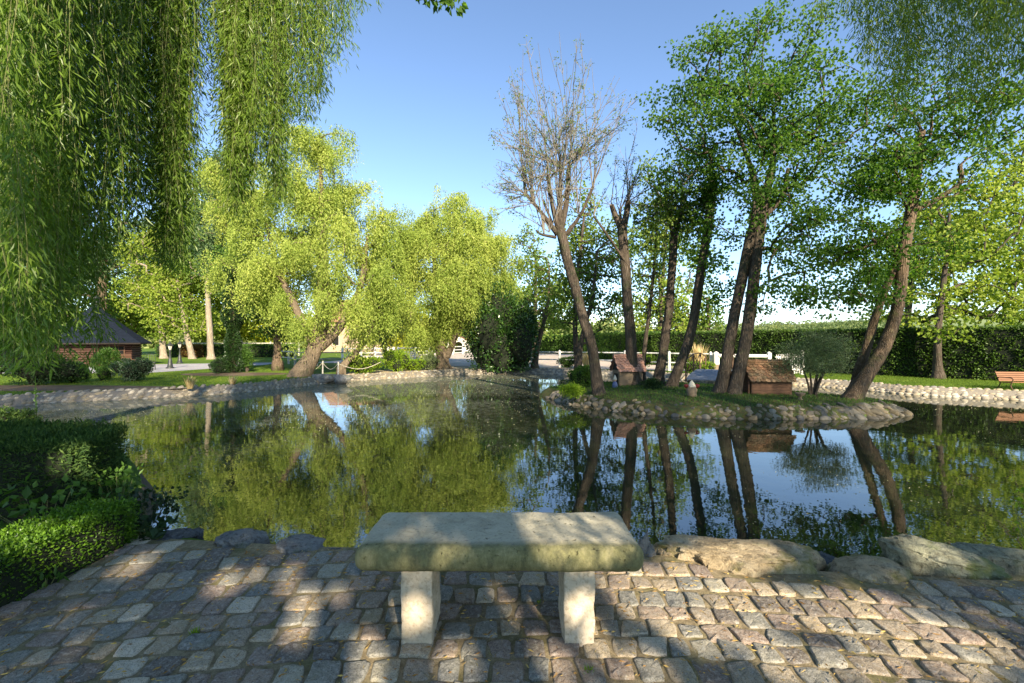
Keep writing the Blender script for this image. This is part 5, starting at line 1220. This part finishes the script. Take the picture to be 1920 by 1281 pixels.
# ---------------------------------------------------------------- hedges: leaf shell over a dark twiggy core
def hedge(name, label, quadpts, h, dens, L, W, leaf, seed, puff=.05, z0=0, cat='hedge', group=None, round_=.0, core=True, topn=.02):
    """quadpts: 4 ground corners (counter clockwise)"""
    rng = np.random.default_rng(seed); q = np.array(quadpts, float); c = q.mean(0)
    root = thing(name, label, cat, (c[0], c[1], z0), group)
    inn = c + (q-c)*(1 - np.minimum(.5, .10/np.linalg.norm(q-c, axis=1)))[:, None]
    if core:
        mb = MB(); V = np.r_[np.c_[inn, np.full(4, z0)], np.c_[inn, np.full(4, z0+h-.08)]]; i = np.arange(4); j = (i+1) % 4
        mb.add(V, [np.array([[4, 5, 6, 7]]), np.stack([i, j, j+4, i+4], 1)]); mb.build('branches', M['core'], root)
    lf = MB(); off = np.array([rng.uniform(0, 99), rng.uniform(0, 99)])
    for k in range(5):
        if k < 4:
            a, b = q[k], q[(k+1) % 4]; w = np.linalg.norm(b-a); n = int(w*h*dens); s = rng.random(n); t = rng.random(n)**.95
            nn = np.array([b[1]-a[1], a[0]-b[0], 0])/w
            p = np.c_[a + (b-a)*s[:, None], z0 + t*h]
        else:
            area = abs(np.cross(q[1]-q[0], q[3]-q[0])); n = int(area*dens*1.1); s, t = rng.random(n), rng.random(n)
            p = np.c_[q[0] + (q[1]-q[0])*s[:, None] + (q[3]-q[0])*t[:, None] + (q[2]-q[3]-q[1]+q[0])*(s*t)[:, None], np.full(n, z0+h)]
            nn = np.array([0, 0, 1.0])
        bumpn = np.sin(p[:, 0]*3.1+off[0])*np.sin(p[:, 1]*3.7+off[1])*.5 + np.sin(p[:, 0]*9+p[:, 2]*7)*.3 + np.sin(p[:, 1]*11+p[:, 2]*5)*.3
        depth = rng.random(n)**1.5*min(.14, h*.3)
        p = p - nn*depth[:, None] + nn*(bumpn*puff)[:, None] + rng.normal(0, topn, (n, 3))
        d = nn*.8 + rdir(rng, n)*.8 + np.array([0, 0, .35])
        leaves(lf, p, d, L*rng.uniform(.7, 1.3, n), W*rng.uniform(.8, 1.2, n), rng, .25)
    lf.build('foliage', M[leaf], root)
    return root
hedge('hedge', 'long tall dark clipped hedge along the right lawn', [(9.5, 31), (20.5, 17.6), (21.7, 18.6), (10.7, 32)], 2.15, 620, .10, .07, 'hedge', 701, .07)
hedge('hedge', 'continuation of the tall hedge beyond the right edge of the view', [(20.6, 17.4), (25, 12), (26, 13), (21.8, 18.4)], 2.15, 200, .14, .10, 'hedge', 702, .07)
hedge('hedge', 'bright sunlit far hedge beyond the riding arena', [(2.6, 62), (9.0, 57), (10, 59), (3.6, 64)], 2.3, 170, .20, .15, 'shrub', 703, .1)
hedge('hedge', 'middle length of tall hedge between the far hedge and the right one', [(7.2, 42), (9.4, 31.3), (10.6, 31.8), (8.6, 43)], 2.2, 300, .14, .10, 'shrub', 704, .08)
hedge('hedge', 'far clipped hedge seen between the island trunks', [(9.0, 56.5), (14.5, 50), (16, 51), (10.4, 58)], 2.3, 170, .20, .15, 'shrub', 705, .1)
hedge('hedge', 'low clipped hedge with reddish patch behind the pale trunks near the lamps', [(-36, 46), (-22.5, 46.6), (-22.5, 47.8), (-36, 47.2)], 1.2, 260, .14, .10, 'shrub', 706, .05)
hedge('hedge', 'reddish section of the low park hedge between two pale trunks', [(-33.2, 45.6), (-31.2, 45.7), (-31.2, 46), (-33.2, 45.9)], 1.2, 260, .14, .10, 'red_leaf', 707, .05, core=False)
hedge('box_hedge', 'low bright green clipped box hedge beside the paving', [(-3.48, 1.0), (-3.06, 1.0), (-2.98, 3.62), (-3.42, 3.66)], .34, 9000, .022, .014, 'box', 708, .012, topn=.008)
hedge('conifer_hedge', 'dark clipped conifer hedge block behind the low box hedge', [(-8.6, 4.05), (-3.78, 3.98), (-4.15, 4.9), (-8.6, 5.4)], .70, 4200, .045, .013, 'thuja', 709, .03, topn=.015)
def bush(name, label, u, vb, w, h, leaf, n, L, W, seed, y=None, group=None, cat='shrub', z0=0, dy=.8, flatb=.0, stems=0, lumps=7, core=True, wide=0):
    rng = np.random.default_rng(seed); 
    if y is None: x, y = G(u, vb, z0)
    else: x = (u-960)/FPX*y
    root = thing(name, label, cat, (x, y, z0), group); lf = MB()
    cs = np.array([[0, 0, .5]] + [[rng.uniform(-.55, .55), rng.uniform(-.5, .5), rng.uniform(.3, .75)] for _ in range(lumps)]); rs = np.r_[.5, rng.uniform(.28, .45, lumps)]
    if wide: cs = np.r_[cs, [[-.4, -.1, .28], [.4, -.1, .28], [0, -.3, .25], [0, .2, .25]]]; rs = np.r_[rs, [.4]*4]
    k = rng.choice(len(cs), n, p=rs**2/(rs**2).sum()); d = rdir(rng, n); d[:, 2] = np.where(rng.random(n) < .3, -1, 1)*np.abs(d[:, 2])
    r = rs[k]*(1 - .35*rng.random(n)**2); p = cs[k] + d*r[:, None]
    p[:, 2] = np.abs(p[:, 2]) if not stems else np.maximum(p[:, 2], .22 + rng.random(n)*.1)
    p = p*np.array([w*.62, w*.62*dy, h*1.0/1.12])
    leaves(lf, p + rng.normal(0, L*.3, (n, 3)), d*.8 + rdir(rng, n)*.7 + np.array([0, 0, .1]), L*rng.uniform(.7, 1.3, n), W*rng.uniform(.8, 1.2, n), rng, .2)
    if core or stems:
        mb = MB()
        for q in range(max(stems, 9)):
            a = rng.uniform(0, 6.28); e = np.array([math.cos(a)*w*.3*rng.random(), math.sin(a)*w*.25*rng.random(), h*.75]); tube(mb, spline([np.zeros(3) + e*np.array([.15, .15, 0]), e*np.array([.5, .5, .4]), e], 6), [.02*h+.012]*3 + [.012]*3, 5)
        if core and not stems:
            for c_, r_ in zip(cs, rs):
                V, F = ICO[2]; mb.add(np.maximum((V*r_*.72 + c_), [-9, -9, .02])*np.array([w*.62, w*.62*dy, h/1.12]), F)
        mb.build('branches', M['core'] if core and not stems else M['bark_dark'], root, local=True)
    lf.build('foliage', M[leaf], root, local=True)
    return root
bush('laurel_bush', 'huge dark glossy laurel bush on the far bank right of the willows', 942, 693, 4.0, 4.9, 'laurel', 24000, .15, .09, 720, dy=.8, lumps=16, wide=1)
bush('shrub', 'large dark bush in the shade at the left edge of the lawn', 62, 722, 2.7, 1.5, 'darkshrub', 9000, .08, .05, 721, lumps=9)
bush('shrub', 'smaller leafy bush between the dark bush and the rounded one', 135, 718, 1.3, .9, 'shrub', 3500, .07, .045, 722)
bush('shrub', 'rounded green shrub clipped to a dome in front of the cabin', 198, 702, 1.5, 1.35, 'shrub', 5500, .06, .04, 723, stems=8, core=False)
bush('rhododendron', 'broad dark shrub with pale flower tips at the end of the soil bed', 247, 715, 1.2, .95, 'rhodo', 3800, .07, .045, 724)
bush('shrub', 'small open shrub left of the pale tipped shrub', 192, 714, .8, .6, 'shrub', 1500, .06, .04, 725)
bush('shrub', 'low round shrub at the foot of the dark cypress', 413, 700, 1.25, .85, 'darkshrub', 4200, .06, .04, 726)
bush('topiary_shrub', 'flat topped shrub on thin stems right of the dark cypress', 463, 698, .95, 1.35, 'shrub', 3800, .06, .04, 727, stems=9, core=False)
bush('shrub', 'broad bright green bush under the willow on the far bank', 676, 701, 2.0, .85, 'bright_shrub', 5000, .08, .05, 728, lumps=9)
bush('shrub', 'tall bright green bush left of the right willow trunk', 742, 697, 1.3, 1.15, 'bright_shrub', 3600, .08, .05, 729)
bush('shrub', 'low yellow green bush beside the right willow trunk', 776, 695, 1.5, .62, 'bright_shrub', 2600, .08, .05, 730)
bush('shrub', 'grey green bush at the foot of the right willow', 806, 694, 1.2, .95, 'silver_leaf', 2200, .08, .04, 731)
bush('shrub', 'clipped low dark bush in front of the far white fence', 1062, 689.5, 1.3, .7, 'shrub', 2600, .07, .05, 732)
bush('shrub', 'leafy green shrub at the left tip of the island beside the leaning pollard', 1092, 727, .95, .75, 'shrub', 3600, .06, .045, 733, z0=.08)
bush('fern', 'low bright ferny plant on the left tip of the island', 1072, 743, .8, .32, 'bright_shrub', 1600, .09, .025, 734, z0=.03, core=False)
bush('shrub', 'small yellow green bush behind the pink roofed duck house', 1206, 694, .8, .9, 'bright_shrub', 1400, .08, .05, 735)
bush('shrub', 'low dark green plant between the second and third island trunks', 1222, 733, .7, .40, 'darkshrub', 1500, .06, .03, 736, z0=.08, core=False)
bush('shrub', 'yellow green bush below the dry pampas grass by the footbridge', 1312, 702, 1.5, .65, 'bright_shrub', 2200, .08, .05, 737)
bush('shrub', 'tiny rounded shrub near water at the far left behind the conifer hedge', 8, 800, .7, .62, 'thuja', 3000, .05, .02, 738, y=6.9, z0=0)
# cypress
rng = np.random.default_rng(740); x, y = G(437, 699); root = thing('cypress', 'narrow dark ivy covered column standing in the round planting bed', 'tree', (x, y, 0)); mb = MB()
tube(mb, [(0, 0, 0), (.02, 0, 2.4), (-.05, 0, 5.6)], [.16, .14, .06], 8); mb.build('trunk', M['bark_dark'], root, local=True)
mb = MB(); n = 13000; z = rng.random(n)*5.3+.1; a = rng.uniform(0, 6.28, n); rr = (.38 + .10*np.sin(z*2.1+1) + .07*np.sin(z*5))*np.where(z < .6, .6+z*.6, 1)*(1-.3*rng.random(n)**2)
p = np.stack([np.cos(a)*rr, np.sin(a)*rr, z], 1); leaves(mb, p, np.stack([np.cos(a), np.sin(a), -.5+0*a], 1) + rdir(rng, n)*.6, .09, .07, rng); mb.build('foliage', M['ivy'], root, local=True)
# silvery multi stem shrub on the island
rng = np.random.default_rng(745); x, y = G(1524, 745, .06); root = thing('olive_shrub', 'silvery grey green multi stemmed shrub with umbrella crown on the island', 'shrub', (x, y, .06)); mb = MB()
T = np.stack([rng.uniform(-.95, .98, 90), rng.uniform(-.6, .6, 90), rng.uniform(.75, 1.75, 90)], 1); T = T[(T[:, 0]/1.05)**2 + (T[:, 1]/.7)**2 + ((T[:, 2]-1.15)/.72)**2 < 1]
st = []
for q in range(7):
    a = rng.uniform(0, 6.28); e = np.array([.34*math.cos(a), .2*math.sin(a), rng.uniform(.6, .95)]); s = spline([[.05*math.cos(a), .05*math.sin(a), 0], e*np.array([.45, .45, .45]), e], 8); st.append((s, np.linspace(.035, .018, 8))); tube(mb, s, np.linspace(.038, .018, 8), 7)
branch_out(mb, st, T, rng, .005, .6, 4, .2, .03); mb.build('branches', M['bark_dark'], root, local=True, smooth=True)
mb = MB(); spray(mb, T, per=190, r=.30, flat=.8, L=.055, W=.016, rng=rng, droop=-.3); mb.build('crown', M['olive'], root, local=True)
# pampas
def pampas(u, vb, w, h, seed, lab, y=None, n=260):
    rng = np.random.default_rng(seed); x, y = G(u, vb); root = thing('pampas_grass', lab, 'ornamental grass', (x, y, 0), 'dry ornamental grasses'); mb = MB()
    for _ in range(n):
        a = rng.uniform(0, 6.28); r = rng.random()**.7*w/2; hh = h*rng.uniform(.5, 1); e = np.array([r*math.cos(a), r*math.sin(a), hh]); b = e*np.array([.3, .3, 0])
        m = b*.4 + e*.6 + np.array([0, 0, .12*hh]); s = np.array([-math.sin(a), math.cos(a), 0])*.012
        mb.add([b-s, b+s, m+s*.9, m-s*.9, e], [np.array([[0, 1, 2, 3]]), np.array([[3, 2, 4]])], float(rng.random()))
    mb.build('blades', M['pampas'], root, local=True)
pampas(1308, 697, 1.5, 1.6, 751, 'tall dry straw coloured grass behind the footbridge'); pampas(1100, 693, .9, 1.15, 752, 'dry straw coloured grass behind the leaning pollard trunk')
pampas(356, 729, .55, .45, 753, 'withered grass tuft on the left bank wall', n=90); pampas(436, 722, .45, .38, 754, 'small withered tuft on the bank near the round bed', n=70)

# ---------------------------------------------------------------- lawn grass as one scatter, inside polygons
def inpoly(px, py, poly):
    ins = np.zeros(len(px), bool); x, y = np.array(poly).T; j = len(x)-1
    for i in range(len(x)):
        c = ((y[i] > py) != (y[j] > py)) & (px < (x[j]-x[i])*(py-y[i])/(y[j]-y[i]+1e-12) + x[i]); ins ^= c; j = i
    return ins
def grass(name, label, regions, seed, avoid=(), mat='grass', z=0, Lr=(.03, .07), W=.012):
    rng = np.random.default_rng(seed); mb = MB()
    for poly, n, sc in regions:
        q = np.array(poly); x = rng.uniform(q[:, 0].min(), q[:, 0].max(), n); y = rng.uniform(q[:, 1].min(), q[:, 1].max(), n); k = inpoly(x, y, poly)
        for a in avoid: k &= ~inpoly(x, y, a)
        x, y = x[k], y[k]; n_ = len(x); zz = np.full(n_, z) if np.isscalar(z) else z(x, y)
        leaves(mb, np.stack([x, y, zz], 1), rdir(rng, n_)*.5 + np.array([0, 0, 1]), rng.uniform(*Lr, n_)*sc, W*sc, rng, .1)
    return tag(mb.build(name, M[mat]), label, 'grass', kind='stuff')
bedB = [(bx+2.6*math.cos(a), by+1.3*math.sin(a)) for a in np.linspace(0, 6.28, 24)[:-1]]; bedA = [(-16.5+4.9*math.cos(a), 15.6+1.05*math.sin(a)) for a in np.linspace(0, 6.28, 24)[:-1]]
lawnL = [(-24, 13.2)] + [(x-.05, y+.25) for x, y in left_top] + [G(560, 700), G(520, 684), G(430, 690.5), G(360, 695), G(280, 700), (-30, 22), (-30, 14)]
lawnR = [(x+.12, y+.25) for x, y in right_top[3:]] + [(22, 16), (20.6, 17.4), (13, 26.6), (9.7, 30), (9, 27), (10.6, 24)]
grass('grass', 'short green lawn grass around the pond', [(lawnL, 90000, 1.0), (lawnR, 70000, 1.0)], 760, avoid=(bedA, bedB, path))
ipl = [tuple(ic + (p-ic)*.93) for p in ip]
zi = lambda x, y: np.interp(np.hypot(x-ic[0], y-ic[1])/5.0, [0, .5, 1.2], [.10, .07, .0])
grass('island_grass', 'patchy grass and weeds on the island', [(ipl, 26000, 1.1)], 761, z=np.vectorize(lambda x, y: isl_z(x, y)), mat='shrub')

# ---------------------------------------------------------------- small things on the paving
rng = np.random.default_rng(770)
def weed(u, v, n, L, lab, leaf='bright_shrub', z0=.012, name='weed', W=.006, y=None, out=.7):
    x, yy = G(u, v, z0); mb = MB(); d = rdir(rng, n)*out + np.array([0, 0, 1]); leaves(mb, np.array([x, yy, z0]) + rng.normal(0, L*.3, (n, 3))*np.array([1, 1, 0]), d, L*rng.uniform(.6, 1.3, n), W, rng)
    return tag(mb.build(name, M[leaf]), lab, 'weed')
weed(366, 1190, 26, .04, 'small green weed in a joint of the left paving'); weed(1104, 1262, 34, .03, 'small green weed at the bottom in front of the right bench leg')
weed(1010, 1130, 14, .02, 'tiny sprout in the joint under the stone bench'); 
def leafy(cx, cy_, w, h, n, L, W, leaf, seed, lab, z0=0, name='ground_plant'):
    r = np.random.default_rng(seed); root = thing(name, lab, 'plant', (cx, cy_, z0)); mb = MB()
    T = np.stack([r.uniform(-w, w, n), r.uniform(-w, w, n)*.7, r.random(n)**.7*h], 1); leaves(mb, T, rdir(r, n) + np.array([0, -.2, .4]), L*r.uniform(.6, 1.2, n), W*r.uniform(.8, 1.2, n), r, .15)
    mb.build('leaves', M[leaf], root, local=True)
    mb = MB()
    for q in range(0, min(n, 60), 3): tube(mb, [(T[q, 0]*.3, T[q, 1]*.3, 0), tuple(T[q])], .003, 3)
    mb.build('stems', M['twig_green'], root, local=True)
leafy(-2.98, 3.72, .16, .12, 70, .09, .06, 'darkshrub', 771, 'dark leafy creeper at the end of the box hedge')
leafy(-3.9, 3.8, .5, .42, 150, .09, .055, 'shrub', 772, 'broad leaved plant between the box hedge and conifer hedge')
leafy(-3.68, 4.25, .15, .42, 170, .06, .025, 'shrub', 773, 'loose leafy branches sticking out over the water beside the conifer hedge')
leafy(-3.02, 2.95, .10, .10, 22, .07, .025, 'shrub', 774, 'green weed tuft growing at the foot of the box hedge')
leafy(-3.05, 2.45, .08, .08, 14, .06, .025, 'shrub', 775, 'smaller weed near the front foot of the box hedge')
leafy(3.95, 3.42, .12, .5, 90, .05, .03, 'bright_shrub', 776, 'bright leafy twig rising at the right edge of the view')
leafy(-3.22, 4.02, .26, .26, 420, .045, .035, 'ivy', 777, 'low dark ivy covering the bank corner behind the box hedge')
# debris floating on the pond
rng = np.random.default_rng(780); n = 60000; x = rng.uniform(-18, 20, n); y = rng.uniform(3.6, 25, n)
k = inpoly(x, y, [tuple(p) for p in pond]) & ~inpoly(x, y, isl); x, y = x[k], y[k]
dn = np.array([mnoise.noise(Vector((a*.33, b*.5, 3))) + .5*mnoise.noise(Vector((a*1.3, b*1.9, 7))) for a, b in zip(x, y)]) + .012*(y-9) - .004*x
k = rng.random(len(x)) < np.clip((dn+.02)*.9, .012, .5); x, y = x[k], y[k]; n = len(x); d = rdir(rng, n)*np.array([1, 1, 0]); mb = MB()
leaves(mb, np.stack([x, y, np.full(n, WZ+.003)], 1), d, rng.uniform(.01, .032, n)*(.6+.04*y), rng.uniform(.006, .014, n)*(.6+.04*y), rng, .02, side=np.stack([d[:, 1], -d[:, 0], 0*x], 1)+1e-4)
M['fleck'] = leaf_mat('floating_fleck', (.14, .14, .07), (.25, .25, .14), (.40, .39, .27), .1, .7, .2, 0)
tag(mb.build('pond_debris', M['fleck']), 'pale pollen and small leaves floating on the pond', 'floating leaves', kind='stuff'); print('flecks', n)
# thistle stem
x, y = P(66, 760, 7.2)[:2]; root = thing('wild_stem', 'single tall green weed stem rising in front of the left water', 'plant', (x, y, -.1)); mb = MB()
tube(mb, [(0, 0, 0), (.02, 0, .5), (.0, 0, 1.15)], [.008, .006, .003], 5); mb.build('stem', M['shrub'], root, local=True)
mb = MB(); n = 60; zz = rng.random(n)*1.05; leaves(mb, np.stack([np.zeros(n), np.zeros(n), zz], 1), rdir(rng, n) + np.array([0, 0, .5]), .12*(1.15-zz), .028, rng); mb.build('leaves', M['shrub'], root, local=True)
# fallen leaves
n = 2600; x = rng.uniform(-2.9, 4.2, n); y = rng.uniform(1.7, 3.45, n)
k = y < np.interp(x, nx, ny)-.05; x, y = x[k], y[k]; n = len(x); mb = MB()
d = rdir(rng, n)*np.array([1, 1, .12]); leaves(mb, np.stack([x, y, np.full(n, .028)], 1), d, rng.uniform(.012, .045, n), rng.uniform(.004, .010, n), rng, .2, side=np.stack([d[:, 1], -d[:, 0], 0*x], 1)+.1)
tag(mb.build('leaf_litter', M['litter']), 'dry willow leaves scattered on the paving', 'leaf litter', kind='stuff')
# maple twig peeking in at the top
root = thing('maple_sprig', 'leafy branch end hanging into the top of the view', 'branch', (-.55, 5.2, 5.35)); mb = MB()
b = P(830, -60, 5.2); 
tw = [P(930, -90, 5.2), P(870, -30, 5.2), P(838, 4, 5.2), P(800, -2, 5.2)]; tube(mb, spline(tw, 12), np.linspace(.012, .003, 12), 5)
mb.build('twig', M['twig'], root); mb = MB(); ps = spline(tw, 12)[5:]; ps = np.r_[ps, [P(860, 8, 5.2), P(790, 2, 5.25), P(850, 14, 5.1)]]
spray(mb, ps, per=7, r=.07, flat=.5, L=.10, W=.075, rng=rng); mb.build('leaves', M['maple'], root)
# belt of trees beyond the arena and fields, far off
mb = MB(); rng = np.random.default_rng(795)
for _ in range(520):
    y = rng.uniform(105, 150); u = rng.uniform(-250, 1330); x = (u-960)/FPX*y; r = rng.uniform(2.0, 4.2); hgt = rng.uniform(1.5, 6.5) + 1.2*math.sin(u*.013)
    n = 110; d = rdir(rng, n); leaves(mb, np.array([x, y, hgt*.55]) + d*np.array([r, r, hgt*.5+.6])*(rng.random(n)**.3)[:, None], d, 1.1, .9, rng, .2, rnd=np.clip(rng.random() + rng.normal(0, .12, n), 0, 1))
M['beltwood'] = leaf_mat('belt_wood', (.16, .22, .08), (.24, .29, .10), (.34, .36, .14), .35, .8, .1, 0)
tag(mb.build('tree_belt', M['beltwood']), 'far off belt of pale green trees beyond the white fences', 'wood', kind='stuff')
# wooded ridge on the hill
mb = MB(); rng = np.random.default_rng(790)
for _ in range(260):
    u = rng.uniform(1280, 1700); y = rng.uniform(205, 300); x = (u-960)/FPX*y
    h = 21*math.exp(-((x-330)/190)**2) + 4*math.exp(-((x-120)/60)**2); z = -1 + h*math.sin(math.pi*min(1, (y-170)/166)*.5)
    n = 60; r = rng.uniform(1.2, 3.0); d = rdir(rng, n); leaves(mb, np.array([x, y, z+r*.6]) + d*r*np.array([1, 1, .9]), d, 1.0, .8, rng, .2, rnd=np.clip(rng.random() + rng.normal(0, .1, n), 0, 1))
M['hillwood'] = leaf_mat('hill_wood', (.10, .15, .06), (.15, .20, .08), (.23, .26, .10), .3, .8, .1, 0)
tag(mb.build('far_wood', M['hillwood']), 'distant band of trees along the pale hill', 'wood', kind='stuff')
